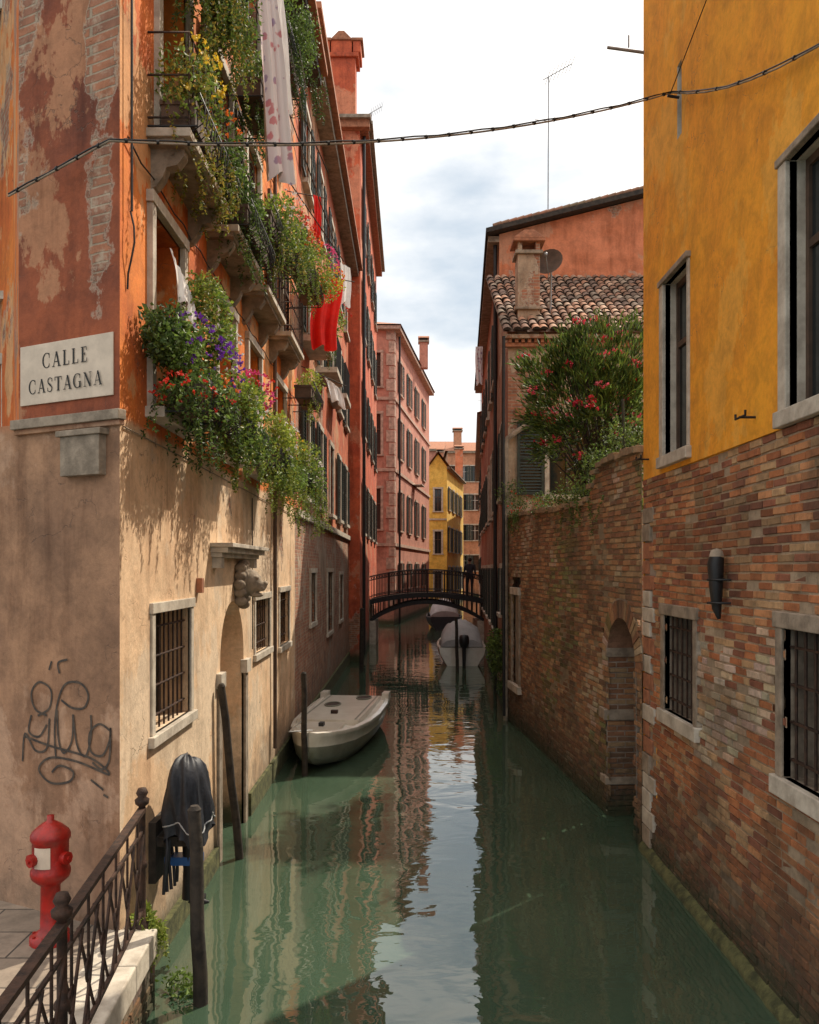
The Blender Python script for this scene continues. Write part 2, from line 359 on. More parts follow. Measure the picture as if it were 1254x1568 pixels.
# ---------------------------------------------------------------- foliage
G_dark=[(.04,.075,.02),(.058,.098,.023),(.075,.125,.028)]
G_mid=[(.085,.14,.025),(.12,.185,.034),(.14,.215,.045)]
G_lime=[(.22,.29,.04),(.30,.34,.055),(.17,.235,.035)]
def leaf(mb,p,d,l,w,col,mat=None):
    s=d.cross(V((U(-1,1),U(-1,1),U(-1,1))));
    if s.length<.01: s=d.cross(V((0,0,1)))
    s.normalize(); n=d.cross(s)*l*.12
    mb.raw([p,p+d*l*.5+s*w*.5+n,p+d*l,p+d*l*.5-s*w*.5+n],[(0,1,2),(0,2,3)],mat or M['leaf'],col)
def rdir(zb=0):
    while 1:
        d=V((U(-1,1),U(-1,1),U(-1,1)))
        if .1<d.length<1: d.normalize(); d.z+=zb; return d.normalized()
def foliage(mb,c,r,n,l=.05,w=.025,cols=G_mid,zb=.2,cl=3.0,thr=-.12):
    c=V(c); k=0; tries=0
    while k<n and tries<n*4:
        tries+=1; d=rdir(); rad=R()**.45; p=V((c.x+d.x*r[0]*rad,c.y+d.y*r[1]*rad,c.z+d.z*r[2]*rad))
        q=nz(p.x*cl,p.y*cl,p.z*cl)
        if q<thr*(1.0+rad*.5)+ (0.1 if rad>.8 else 0): continue
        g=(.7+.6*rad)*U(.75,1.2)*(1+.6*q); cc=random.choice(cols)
        leaf(mb,p,rdir(zb),l*U(.6,1.3),w*U(.7,1.3),tuple(x*g for x in cc)); k+=1
def flowers(mb,c,r,n,col,s=.03,out=None):
    c=V(c)
    for i in range(n):
        d=rdir(.1); 
        if out: d=(d+out*.7).normalized()
        p=V((c.x+d.x*r[0],c.y+d.y*r[1],c.z+d.z*r[2]))*1.0
        g=U(.75,1.1); cc=tuple(min(1,x*g) for x in col)
        for k in range(5): leaf(mb,p,rdir(),s*U(.7,1.2),s*U(.7,1),cc,M['petal'])
def strand(mb,p,L,n,cols,l=.04,sway=.12):
    p=V(p); d=V((U(-.3,.3),U(-.3,.3),-.6)); st=L/n
    for i in range(n):
        d=(d+V((U(-sway,sway),U(-sway,sway),-.12))).normalized(); p=p+d*st
        for k in range(3):
            g=U(.6,1.2); leaf(mb,p,rdir(-.3),l*U(.6,1.3),l*.5,tuple(x*g for x in random.choice(cols)))

# ================================================================ WATER
mb=MB(); mb.face([(-300,-60,0),(300,-60,0),(300,500,0),(-300,500,0)],M['water']); mb.build('canal_water')
mb=MB(); mb.face([(-300,-60,-1.6),(300,-60,-1.6),(300,500,-1.6),(-300,500,-1.6)],M['stoned']); mb.build('ground')

# ================================================================ LEFT HOUSE 1
B1=root('orange_cream_house'); FL=Fr((-2.15,6.3),(-2.15,15.9))
y2u=lambda y:y-6.3
g_ops=[(.83,2.0,1.9,2.92),(5.5,6.7,2.1,2.85),(7.7,8.8,2.0,2.9)]
door=(3.34,4.7,-.1,2.9)
f1=[(y2u(a),y2u(b),4.62,6.3) for a,b in ((7.05,7.95),(9.4,10.3),(11.2,12.1),(13.5,14.5))]
f2=[(y2u(a),y2u(b),6.95,8.95) for a,b in ((7.25,8.15),(9.2,10.1),(11.1,12.0),(13.2,14.1))]
f3=[(y2u(a),y2u(b),9.9,11.6) for a,b in ((7.25,8.15),(9.2,10.1),(11.1,12.0),(13.2,14.1))]
mb=MB(); facade(mb,FL,9.6,-1,12.5,g_ops+[door]+f1+f2+f3,M['b1'],rev=.3)
u0,u1=door[:2]; uc=(u0+u1)/2; rr=(u1-u0)/2; zs=2.22
for s in (-1,1):
    for k in range(8):
        a0=math.pi/2*k/8; a1=math.pi/2*(k+1)/8
        p0=(uc+s*rr*math.cos(a0),zs+rr*math.sin(a0)); p1=(uc+s*rr*math.cos(a1),zs+rr*math.sin(a1)); 
        mb.face([FL.P(p0[0],p0[1],0),FL.P(p1[0],p1[1],0),FL.P(p1[0],2.9,0),FL.P(p0[0],2.9,0)],M['b1'])
        mb.face([FL.P(p0[0],p0[1],0),FL.P(p1[0],p1[1],0),FL.P(p1[0],p1[1],-.3),FL.P(p0[0],p0[1],-.3)],M['b1'])
mb.face([FL.P(u0,-1,-.3),FL.P(u1,-1,-.3),FL.P(u1,2.9,-.3),FL.P(u0,2.9,-.3)],M['b1'])
FFu=Fr((-3.13,6.8),(-2.15,6.3)); FFl=Fr((-3.50,6.99),(-2.15,6.3))
facade(mb,FFu,FFu.L,4.45,12.5,[],M['b1f']); facade(mb,FFl,FFl.L,-1,4.45,[],M['b1f'])
mb.face([FFl.P(0,4.45),FFl.P(FFl.L,4.45),(-2.2,8,4.45),(-3.5,8,4.45)],M['stoned'])
block(mb,[(-3.13,6.8),(-2.15,6.3),(-2.15,15.9),(-9,15.9),(-4.2,9.0)],-1,12.5,M['b1'],skipedge=(0,1))
mb.build('walls',B1)
mb=MB()
for o in g_ops: window(mb,FL,o,'bars',sur=.09,sp=.02,sill=.05,back='dark',rev=.3)
for i,o in enumerate(f1): window(mb,FL,o,'casement',sur=.1,sp=.05,sill=.16,rev=.3)
for i,o in enumerate(f2): window(mb,FL,o,'casement',sur=.11,sp=.05,sill=0,rev=.3,shut='brownsh' if i else None)
for i,o in enumerate(f3): window(mb,FL,o,'casement',sur=.1,sp=.05,sill=.14,rev=.3,shut='green')
for o in f2:
    a,b=o[0]-.32,o[1]+.32; z=6.9
    mb.fbox(FL,a,b,z-.07,z,-.02,.36,M['stone']); mb.fbox(FL,a+.03,b-.03,z-.12,z-.07,-.02,.3,M['stoned'])
    for u in (a+.12,b-.24):
        pts=[(0,-.12),(.28,-.12),(.28,-.17),(.22,-.25),(.13,-.27),(.10,-.35),(.04,-.43),(0,-.45)]
        L_=[FL.P(u,z+q[1],q[0]) for q in pts]; R_=[FL.P(u+.12,z+q[1],q[0]) for q in pts]
        mb.face(L_,M['stoned']); mb.face(R_,M['stoned'])
        for k in range(len(pts)): k2=(k+1)%len(pts); mb.face([L_[k],L_[k2],R_[k2],R_[k]],M['stoned'])
mb.fbox(FFu,-.02,FFu.L+.03,4.36,4.40,-.02,.035,M['b1f']); mb.fbox(FFu,-.03,FFu.L+.045,4.40,4.475,-.02,.06,M['stoned'])
mb.fbox(FFu,.55,.96,4.0,4.3,-.02,.07,M['stoned']); mb.fbox(FFu,.52,.99,4.3,4.345,-.02,.09,M['stoned'])
for k,(za,zb,dd) in enumerate(((3.42,3.47,.12),(3.47,3.53,.19),(3.53,3.575,.25))): mb.fbox(FL,2.9-.03*k,5.15+.03*k,za,zb,-.02,dd,M['stone'])
mb.fbox(FL,2.95,3.1,3.3,3.42,-.02,.1,M['stone']); mb.fbox(FL,4.95,5.1,3.3,3.42,-.02,.1,M['stone'])
mb.fbox(FL,door[1],door[1]+.16,-.2,1.95,-.03,.03,M['stoned']); mb.fbox(FL,door[1]-.06,door[1]+.22,1.95,2.12,-.03,.06,M['stone'])
mb.fbox(FL,door[0]-.16,door[0],-.2,1.95,-.03,.03,M['stoned']); mb.fbox(FL,door[0]-.2,door[0]+.05,1.95,2.12,-.03,.06,M['stone'])
mb.fbox(FL,.35,3.1,-.5,.22,-.02,.05,M['moss']); mb.fbox(FL,5.0,9.6,-.5,.3,-.02,.045,M['moss'])
mb.fbox(FL,2.25,2.34,3.05,3.2,0,.06,M['terr'])
mb.fbox(FL,-.3,9.6,12.3,12.5,-.1,.5,M['wood']); mb.fbox(FL,-.3,9.6,12.5,12.6,-.1,.62,M['terr'])
mb.build('stone_trim_and_windows',B1,bevel=.008)
mb=MB()
mb.tube([FL.P(.12,12,.05),FL.P(.12,6.0,.05)],.010,M['black'],6)
mb.tube([FL.P(.12+.004*i,6.0-.35*i/3,.04+.03*math.sin(i)) for i in range(6)],.008,M['black'],6)
mb.tube([FL.P(6.9,12,.06),FL.P(6.9,.5,.06)],.03,M['brownsh'],8)
for z0_,d_ in ((6.55,.03),(9.4,.03)):
    mb.tube([FL.P(.1+9.4*t/30,z0_-.05*math.sin(t*1.3)**2-.004*t,d_) for t in range(31)],.007,M['black'],5)
mb.tube([FL.P(.05+9.4*t/30,4.36-.003*t,.012) for t in range(31)],.006,M['stoned'],5)
mb.tube([FL.P(5.2,4.25,.02),FL.P(5.22,2.2,.02)],.008,M['black'],5)
mb.build('pipes',B1)

sg=root('street_sign'); mb=MB(); mb.fbox(FFu,.035,1.045,4.59,5.06,.002,.014,M['paint'])
mb.build('panel',sg,bevel=.003)
mb=MB(); dz=[.0155]
def ribbon(mbx,F,pts,ws,mat):
    dz[0]+=.00035
    n=len(pts); L_=[];R_=[]
    for i in range(n):
        a=pts[max(i-1,0)];b=pts[min(i+1,n-1)]; tx,tz=b[0]-a[0],b[1]-a[1]; q=math.hypot(tx,tz) or 1; nx,nz_=-tz/q,tx/q; w=ws[i]/2 if isinstance(ws,list) else ws/2
        L_.append(F.P(pts[i][0]+nx*w,pts[i][1]+nz_*w,dz[0])); R_.append(F.P(pts[i][0]-nx*w,pts[i][1]-nz_*w,dz[0]))
    for i in range(n-1): mbx.face([L_[i],L_[i+1],R_[i+1],R_[i]],mat)
TK,TN=.15,.055
def arc(cx,cy,rx,ry,a0,a1,n=16): return [(cx+rx*math.cos(math.radians(a0+(a1-a0)*i/n)),cy+ry*math.sin(math.radians(a0+(a1-a0)*i/n))) for i in range(n+1)]
def wv(a0,a1,n=16): return [TN+(TK-TN)*abs(math.cos(math.radians(a0+(a1-a0)*i/n)))**1.5 for i in range(n+1)]
LET={'A':(.74,[([(.08,0),(.36,1)],TN),([(.36,1),(.64,0)],TK),([(.17,.33),(.54,.33)],TN),([(-.03,.02),(.2,.02)],TN),([(.5,.02),(.8,.02)],TN)]),
'L':(.62,[([(.17,0),(.17,1)],TK),([(.03,.02),(.6,.02)],TN),([(.58,0),(.6,.26)],TN),([(.03,.98),(.32,.98)],TN)]),
'E':(.62,[([(.17,0),(.17,1)],TK),([(.03,.02),(.56,.02)],TN),([(.54,0),(.57,.26)],TN),([(.03,.98),(.54,.98)],TN),([(.52,1),(.54,.76)],TN),([(.17,.52),(.42,.52)],TN),([(.41,.42),(.41,.62)],TN)]),
'C':(.76,[(arc(.42,.5,.36,.5,50,310),wv(50,310)),([(.66,.98),(.67,.66)],TN),([(.66,.05),(.68,.28)],TN)]),
'G':(.82,[(arc(.42,.5,.36,.5,50,310),wv(50,310)),([(.66,.98),(.67,.66)],TN),([(.68,.0),(.68,.42)],TK),([(.54,.42),(.8,.42)],TN)]),
'S':(.58,[(arc(.3,.75,.22,.25,40,180,8)+[(.14,.62),(.3,.5),(.44,.38)]+arc(.28,.25,.22,.25,10,-140,8),[TN]*5+[.08]*4+[.11,TK,.11]+[.08]*4+[TN]*5),([(.5,.96),(.5,.72)],TN),([(.07,.04),(.07,.3)],TN)]),
'T':(.72,[([(.36,0),(.36,1)],TK),([(.02,.98),(.7,.98)],TN),([(.03,1),(.03,.74)],TN),([(.69,1),(.69,.74)],TN),([(.22,.02),(.5,.02)],TN)]),
'N':(.82,[([(.14,0),(.14,1)],TN),([(.12,1),(.66,0)],TK),([(.66,0),(.66,1)],TN),([(.0,.98),(.16,.98)],TN),([(.02,.02),(.27,.02)],TN),([(.54,.98),(.8,.98)],TN)])}
def word(txt,uc,zb,h,gap=.16):
    tot=sum(LET[c][0]+gap for c in txt)-gap; u=uc-tot*h/2
    for c in txt:
        w,sts=LET[c]
        for pts,ww in sts: ribbon(mb,FFu,[(u+p[0]*h,zb+p[1]*h) for p in pts],[x*h for x in ww] if isinstance(ww,list) else ww*h,M['ink'])
        u+=(w+gap)*h
word('CALLE',.54,4.865,.115,.24); dz[0]=.0155; word('CASTAGNA',.54,4.675,.108,.22)
mb.build('lettering',sg)
gr=MB(); dz[0]=.006
def curve(pts,n=8):
    out=[]
    P=[pts[0]]+pts+[pts[-1]]
    for i in range(1,len(P)-2):
        for k in range(n):
            t=k/n; a,b,c,d=[V((*P[i+j-1],0)) for j in range(4)]
            q=.5*((2*b)+(c-a)*t+(2*a-5*b+4*c-d)*t*t+(3*b-a-3*c+d)*t**3); out.append((q.x,q.y))
    out.append(pts[-1]); return out
gu=lambda x:.46+(x-45)*.0073
gz=lambda y:3.3-(y-870)*.0051
for s in ([(84,1096),(66,1088),(60,1064),(72,1046),(90,1056),(88,1084),(70,1098)],[(60,1098),(56,1124),(72,1130),(84,1110)],[(46,1172),(50,1128),(66,1152),(84,1146),(88,1100)],
  [(98,1160),(96,1120),(100,1078),(112,1046),(134,1042),(146,1058),(140,1078),(122,1080),(106,1070)],[(100,1086),(102,1130),(110,1150),(122,1130),(124,1090)],[(124,1092),(130,1136),(142,1150),(150,1120),(150,1088)],
  [(178,1108),(162,1100),(148,1116),(150,1142),(166,1146),(176,1124),(178,1104),(176,1150),(166,1166),(152,1158)],[(48,1132),(90,1142),(150,1152),(176,1172),(130,1160),(90,1160),(72,1180),(90,1198),(118,1192),(124,1176),(104,1170),(92,1182)],
  [(150,1184),(168,1196)],[(168,1203),(175,1206)],[(88,1026),(92,1012)],[(104,1030),(102,1014),(116,1008)]):
    ribbon(gr,FFl,curve([(gu(a),gz(b)) for a,b in s]),.018,M['graf'])
gr.build('graffiti')

def blob_object(name,spheres,mat,parent=None,vox=.012):
    import bmesh
    bm=bmesh.new()
    for c,r in spheres:
        m=Matrix.Translation(V(c))@Matrix.Diagonal((r[0],r[1],r[2],1)); bmesh.ops.create_icosphere(bm,subdivisions=3,radius=1,matrix=m)
    me=bpy.data.meshes.new(name); bm.to_mesh(me); bm.free(); me.materials.append(mat); o=bpy.data.objects.new(name,me); bpy.context.collection.objects.link(o)
    rm=o.modifiers.new('r','REMESH'); rm.mode='VOXEL'; rm.voxel_size=vox; rm.use_smooth_shade=True
    sm=o.modifiers.new('s','SMOOTH'); sm.iterations=2; sm.factor=.5
    if parent: o.parent=parent
    return o
x0,y0,z0=-2.15,10.6,3.10
sp=[((x0+.05,y0,z0),(.12,.21,.23)),((x0+.15,y0,z0+.03),(.15,.15,.16)),((x0+.25,y0,z0-.02),(.12,.085,.075)),((x0+.35,y0,z0+.01),(.035,.05,.035)),((x0+.24,y0,z0-.135),(.09,.065,.03)),
 ((x0+.25,y0-.075,z0+.085),(.035,.04,.025)),((x0+.25,y0+.075,z0+.085),(.035,.04,.025)),((x0+.12,y0-.14,z0+.14),(.04,.04,.055)),((x0+.12,y0+.14,z0+.14),(.04,.04,.055)),((x0+.2,y0,z0+.13),(.06,.08,.04)),((x0+.30,y0-.05,z0-.05),(.05,.035,.04)),((x0+.30,y0+.05,z0-.05),(.05,.035,.04))]
for k in range(14):
    a=2*math.pi*k/14; rr_=.2+.03*(k%2); sp.append(((x0+.07,y0+rr_*math.cos(a),z0+(rr_+.03)*math.sin(a)),(.08,.05,.06)))
blob_object('stone_lion_head',sp,M['stoned'],vox=.010)

# ================================================================ LEFT HOUSE 2
B2=root('red_brick_base_house'); F2=Fr((-2.15,15.9),(-2.15,30)); L2=14.1
lo=[(2.4,3.4,2.1,3.2),(6.2,7.6,1.6,3.2),(10,11.2,1.7,3.1)]
up=[]
for zr in ((4.75,6.6),(8.0,9.9),(11.1,12.7)):
    for u in (1.2,3.9,6.8,9.4,12.0): up.append((u,u+.95,zr[0],zr[1]))
mb=MB(); facade(mb,F2,L2,-1,13.8,lo+up,M['b2'])
block(mb,[(-2.15,15.9),(-2.15,30),(-10,30),(-10,15.9)],-1,13.8,M['b2'],skipedge=(0,)); mb.build('walls',B2)
mb=MB()
for o in lo: window(mb,F2,o,'bars',sur=.1,sill=.05,back='dark')
for o in up: window(mb,F2,o,'casement',shut='green')
mb.fbox(F2,0,L2,4.28,4.42,-.02,.08,M['stone'])
mb.fbox(F2,-.0,L2,13.6,13.8,-.05,.35,M['stoned']); mb.fbox(F2,0,L2,13.8,13.92,-.05,.5,M['terr'])
mb.fbox(F2,0,L2,-.5,.35,-.02,.05,M['moss'])
for zb in (7.9,):
    for u in (1.0,3.7,6.6): 
        mb.fbox(F2,u-.2,u+1.4,zb-.12,zb,-.02,.5,M['stone'])
        for k in range(13): mb.tube([F2.P(u-.15+k*.12,zb,.46),F2.P(u-.15+k*.12,zb+.8,.46)],.01,M['black'],4)
        mb.tube([F2.P(u-.2,zb+.8,.46),F2.P(u+1.4,zb+.8,.46)],.018,M['black'],5)
mb.build('trim_windows_shutters',B2)
# ================================================================ LEFT HOUSE 3
B3=root('tall_red_house'); F3=Fr((-1.75,30),(-1.75,45)); F3f=Fr((-9,30),(-1.75,30))
ops3=[]
for zr in ((4.6,6.5),(8.2,10.2),(11.9,13.9),(15.4,17.3)):
    for u in (1.5,5,8.5,12): ops3.append((u,u+1.0,zr[0],zr[1]))
opf=[(5.2,5.9,15.5,17.4)]
mb=MB(); facade(mb,F3,15,-1,19.0,ops3,M['b3']); facade(mb,F3f,7.25,-1,19.0,opf,M['b3'])
block(mb,[(-1.75,30),(-1.75,45),(-9,45),(-9,30)],-1,19.0,M['b3'],skipedge=(0,3)); mb.build('walls',B3)
mb=MB()
for o in ops3: window(mb,F3,o,'casement',shut='green',lod=1)
for o in opf: window(mb,F3f,o,'casement',shut='green',lod=1)
mb.fbox(F3f,-.0,7.6,18.75,19.0,-.02,.3,M['terr']); mb.fbox(F3f,0,7.65,19.0,19.12,-.02,.45,M['stoned'])
mb.fbox(F3,0,15,18.75,19.0,-.02,.3,M['terr']); mb.fbox(F3,0,15,19.0,19.12,-.02,.45,M['stoned'])
mb.tube([F3.P(.4,18.8,.12),F3.P(.4,0.2,.12)],.06,M['black'],7)
mb.build('trim_windows_shutters',B3)
mb=MB(); cx,cy=-2.45,31.0
mb.box(cx-.5,cx+.5,cy-.4,cy+.4,19.0,21.7,M['b3']); mb.box(cx-.62,cx+.62,cy-.5,cy+.5,21.7,21.85,M['b3']); 
mb.box(cx-.7,cx-.42,cy-.5,cy+.5,21.85,22.25,M['b3']);mb.box(cx+.42,cx+.7,cy-.5,cy+.5,21.85,22.25,M['b3']); mb.box(cx-.38,cx+.38,cy-.45,cy+.45,21.85,22.3,M['b3'])
mb.box(cx-.78,cx-.36,cy-.55,cy+.55,22.25,22.35,M['terr']);mb.box(cx+.36,cx+.78,cy-.55,cy+.55,22.25,22.35,M['terr'])
mb.hexa([(cx-.42,cy-.5,22.3),(cx+.42,cy-.5,22.3),(cx+.42,cy+.5,22.3),(cx-.42,cy+.5,22.3),(cx-.1,cy-.5,22.62),(cx+.1,cy-.5,22.62),(cx+.1,cy+.5,22.62),(cx-.1,cy+.5,22.62)],M['terr'])
mb.lathe((cx,cy,22.6),[(.03,0),(.06,.06),(.1,.14),(.05,.25),(0,.27)],M['terr'])
mb.build('chimney',B3,bevel=.02)

# ================================================================ PINK HOUSE
BP=root('pink_house'); FP=Fr((-.92,50),(1.6,69)); FPf=Fr((-8,50),(-.92,50))
opp=[]
for zr in ((2.0,3.6),(5.6,8.0),(10,12.4),(14,16)):
    for u in (2.2,6.2,10.2,14.5): opp.append((u,u+1.1,zr[0],zr[1]))
opq=[(5.6,6.3,zr[0],zr[1]) for zr in ((5.6,8),(10,12.4),(14,16))]
mb=MB(); facade(mb,FP,FP.L,-1,17.5,opp,M['pink']); facade(mb,FPf,FPf.L,-1,17.5,opq,M['pink'])
P4=[(-.92,50),(1.6,69),(-8,70),(-8,50)]; block(mb,P4,-1,17.5,M['pink'],skipedge=(0,3)); 
apx=(-3.2,58,20.2); ov=[(-.5,49.5,17.55),(2.1,69,17.55),(-8.5,70,17.55),(-8.5,49.5,17.55)]
for i in range(4): mb.face([ov[i],ov[(i+1)%4],apx],M['terr'])
mb.build('walls',BP)
mb=MB()
for o in opp: window(mb,FP,o,'casement',shut='green',lod=1,sur=.15,stone=M['pstone'])
for o in opq: window(mb,FPf,o,'casement',lod=1,sur=.15,stone=M['pstone'])
for z in (4.6,9,13.2): mb.fbox(FP,0,FP.L,z,z+.18,-.02,.1,M['pstone']); mb.fbox(FPf,0,FPf.L+.1,z,z+.18,-.02,.1,M['pstone'])
for k in range(22): 
    z=1+k*.75; w=.45 if k%2 else .3
    mb.fbox(FP,0,w,z,z+.68,-.02,.05,M['pstone']); mb.fbox(FPf,FPf.L-w,FPf.L+.05,z,z+.68,-.02,.05,M['pstone'])
mb.fbox(FP,0,FP.L,17.3,17.5,-.02,.4,M['pstone']); mb.fbox(FPf,0,FPf.L+.4,17.3,17.5,-.02,.4,M['pstone'])
mb.fbox(FP,8.3,10,9.0,9.05,0,.7,M['stone']); mb.tube([FP.P(1,17.2,.2),FP.P(1,0,.2)],.07,M['black'],6)
mb.build('trim_windows_shutters',BP)
def chimney(name,x,y,z,h,w,mat):
    r=root(name); mb=MB(); mb.box(x-w/2,x+w/2,y-w/2,y+w/2,z,z+h,mat); mb.box(x-w*.65,x+w*.65,y-w*.65,y+w*.65,z+h,z+h+.12,M['stoned'])
    mb.box(x-w*.45,x+w*.45,y-w*.45,y+w*.45,z+h+.12,z+h+.3,M['dark'])
    for s in (-1,1): mb.hexa([(x-w*.65,y+s*w*.65,z+h+.3),(x+w*.65,y+s*w*.65,z+h+.3),(x+w*.65,y,z+h+.3),(x-w*.65,y,z+h+.3),(x-w*.65,y+s*.02,z+h+.5),(x+w*.65,y+s*.02,z+h+.5),(x+w*.65,y,z+h+.5),(x-w*.65,y,z+h+.5)],M['terr'])
    mb.build('stack',r,bevel=.01)
chimney('brick_chimney',1.0,60,17.4,1.8,.6,M['pink'])

# ================================================================ YELLOW HOUSES + BACKDROP HOUSES
BY=root('yellow_house'); FY=Fr((1.75,76),(3.35,76)); FYs=Fr((3.35,76),(5.7,90))
opy=[(.5,1.1,zr[0],zr[1]) for zr in ((1.2,3.0),(4.6,6.6),(8.4,10.4))]; opys=[]
for zr in ((1.2,3.4),(4.8,7.0),(8.6,10.6)):
    for u in (1.2,4.4,7.6,10.8): opys.append((u,u+1.2,zr[0],zr[1]))
mb=MB(); facade(mb,FY,FY.L,-1,12.4,opy,M['yellow']); facade(mb,FYs,FYs.L,-1,12.4,opys,M['yellow'])
mb.face([(1.75,76,12.4),(3.35,76,12.4),(2.55,76,13.5)],M['yellow'])
mb.face([(1.4,75.6,12.2),(2.55,75.6,13.75),(4.5,90,13.75),(3.3,90,12.2)],M['terr']); mb.face([(3.75,75.6,12.2),(2.55,75.6,13.75),(4.5,90,13.75),(6.1,90,12.2)],M['terr'])
mb.face([(1.75,76,-1),(1.75,76,12.4),(1.75,95,12.4),(1.75,95,-1)],M['yellow'])
mb.build('walls',BY)
mb=MB()
for o in opy: window(mb,FY,o,'casement',lod=1,sur=.15)
for o in opys: window(mb,FYs,o,'casement',lod=1,shut='green',sur=.15)
mb.fbox(FY,0,FY.L,7.6,7.75,0,.1,M['stone']); mb.fbox(FYs,0,FYs.L,12.2,12.4,0,.3,M['stoned'])
mb.build('trim_windows_shutters',BY)
def house(name,a,b,depth,z1,mat,rows,cols,shut='green',roofh=1.6,gable=False):
    r=root(name); F=Fr(a,b); mb=MB(); ops=[]
    for zr in rows:
        for k in range(cols):
            u=(k+.5)*F.L/cols; ops.append((u-.45,u+.45,zr,zr+1.8))
    facade(mb,F,F.L,-1,z1,ops,mat)
    c=F.P(F.L,0,-depth); d=F.P(0,0,-depth); block(mb,[a,b,(c.x,c.y),(d.x,d.y)],-1,z1,mat,skipedge=(0,))
    e=[F.P(-.3,z1,.4),F.P(F.L+.3,z1,.4),F.P(F.L+.3,z1,-depth),F.P(-.3,z1,-depth)]; m0=F.P(0,z1+roofh,-depth/2); m1=F.P(F.L,z1+roofh,-depth/2)
    mb.face([e[0],e[1],m1,m0],M['terr']); mb.face([e[2],e[3],m0,m1],M['terr']); mb.face([e[0],m0,e[3]],mat); mb.face([e[1],m1,e[2]],mat)
    mb.build('walls',r)
    mb=MB()
    for o in ops: window(mb,F,o,'casement',lod=1,shut=shut)
    mb.fbox(F,0,F.L,z1-.25,z1,0,.35,M['stoned']); mb.build('trim_windows_shutters',r); return r
house('salmon_house',(4.4,98),(8.2,98),8,16.8,M['brown'],(3,6.5,10,13.3),3)
house('orange_house',(8.0,90),(6.4,74),8,13.0,M['r3'],(3,6.5,10),4)
house('pale_pink_house',(.5,112),(6.5,112),8,19,M['pink'],(8,12,15.5),3)
house('terracotta_house',(-6,120),(1.5,120),8,19,M['r3'],(8,12,15),3)
house('far_canal_house',(6.0,73),(3.75,42.2),10,11.0,M['brown'],(2.2,5.2,8.2),7)
chimney('roof_chimney',5.6,99,17,2.2,.9,M['brown']); chimney('roof_chimney.001',3.0,84,13.2,1.5,.6,M['brown']); chimney('roof_chimney.002',5.3,91,13,3,.8,M['r3'])

# ================================================================ RIGHT TALL ORANGE-RED HOUSE
R3=root('tall_orange_house'); FR=Fr((3.55,42),(2.38,22.5))
opr=[]
for zr in ((1.6,3.3),(4.9,6.8),(8.6,10.5)):
    for u in (2,5,8,11,14,17): opr.append((u,u+1.0,zr[0],zr[1]))
mb=MB(); facade(mb,FR,FR.L,-1,12.2,opr,M['r3s']); 
mb.face([(2.38,22.5,-1),(11,22.5,-1),(11,22.5,14.3),(2.38,22.5,12.15)],M['r3']); mb.face([(11,22.5,-1),(11,42,-1),(11,42,14.3),(11,22.5,14.3)],M['r3'])
mb.face([(3.55,42,-1),(11,42,-1),(11,42,14.3),(3.55,42,12.2)],M['r3'])
mb.build('walls',R3)
mb=MB()
mb.hexa([(2.0,22.2,12.08),(11,22.2,14.33),(11,42,14.33),(3.2,42,12.08),(2.0,22.2,12.2),(11,22.2,14.45),(11,42,14.45),(3.2,42,12.2)],M['wood'])
for o in opr: window(mb,FR,o,'casement',shut='green')
mb.fbox(FR,0,FR.L,11.95,12.1,0,.3,M['stoned']); mb.tube([FR.P(19.3,12,.1),FR.P(19.3,0,.1)],.05,M['black'],8)
mb.build('roof_windows_shutters',R3)
mb=MB()
for k in range(40):
    x=2.2+k*.2; mb.tube([(x,22.3,12.24+.25*(x-2)),(x+.22,22.3,12.26+.25*(x+.22-2))],.06,M['tile'],7,(.3*U(.7,1.2),.16,.1))
mb.build('verge_tiles',R3)

# ================================================================ TILE-ROOF HOUSE
R2=root('tile_roof_house'); FH=Fr((2.15,18.55),(9,18.55)); FHs=Fr((2.38,22.5),(2.15,18.55))
oph=[(.9,1.75,4.9,6.5),(3.6,4.5,5.0,6.7)]; ops_=[(1.2,2.0,5.0,6.7),(1.2,2.0,2.2,3.3)]
mb=MB(); facade(mb,FH,6.85,-1,8.35,oph,M['beige']); facade(mb,FHs,FHs.L,-1,8.35,ops_,M['r3s'])
mb.face([(2.15,18.55,8.35),(2.38,22.5,8.35),(2.38,22.5,11.0)],M['beige']); mb.build('walls',R2)
mb=MB()
for o in oph: window(mb,FH,o,'casement',sur=.1,shut=None)
shutter(mb,FH,.2,.78,4.9,6.5,M['green']) ; shutter(mb,FH,1.87,2.3,4.9,6.5,M['green'])
for o in ops_: window(mb,FHs,o,'casement',shut='green')
mb.fbox(FH,-.06,6.85,8.12,8.2,-.02,.1,M['terr']); 
for k in range(48): mb.fbox(FH,k*.14,k*.14+.07,8.2,8.28,-.02,.14,M['terr'])
mb.fbox(FH,-.1,6.85,8.28,8.36,-.02,.2,M['beige'])
mb.tube([FH.P(.62,6.55,.1),FH.P(.3,6.35,.12),FH.P(-.02,6.12,.12),FH.P(-.06,6.0,.12),FH.P(-.06,-.2,.12)],.055,M['stoned'],10)
mb.tube([FH.P(-.12,8.3,.25),FH.P(-.12,6.2,.16),FH.P(-.1,.1,.16)],.035,M['black'],8)
mb.fbox(FH,.15,.75,6.62,6.78,0,.15,M['terr'])
mb.build('trim_windows_drainpipe',R2)
mb=MB(); ud=V((1,0,0)); vd=V((0,4.15,2.55)).normalized()
tiles(mb,V((2.02,18.3,8.4)),ud,vd,30,16); mb.build('tile_roof',R2)
mb=MB()
cx,cy=2.68,19.3
mb.box(cx-.25,cx+.25,cy-.25,cy+.25,8.6,10.35,M['beige']); mb.box(cx-.31,cx+.31,cy-.31,cy+.31,10.35,10.43,M['stoned'])
for sx in (-1,1): mb.box(cx+sx*.2-.05,cx+sx*.2+.05,cy-.25,cy+.25,10.43,10.62,M['beige'])
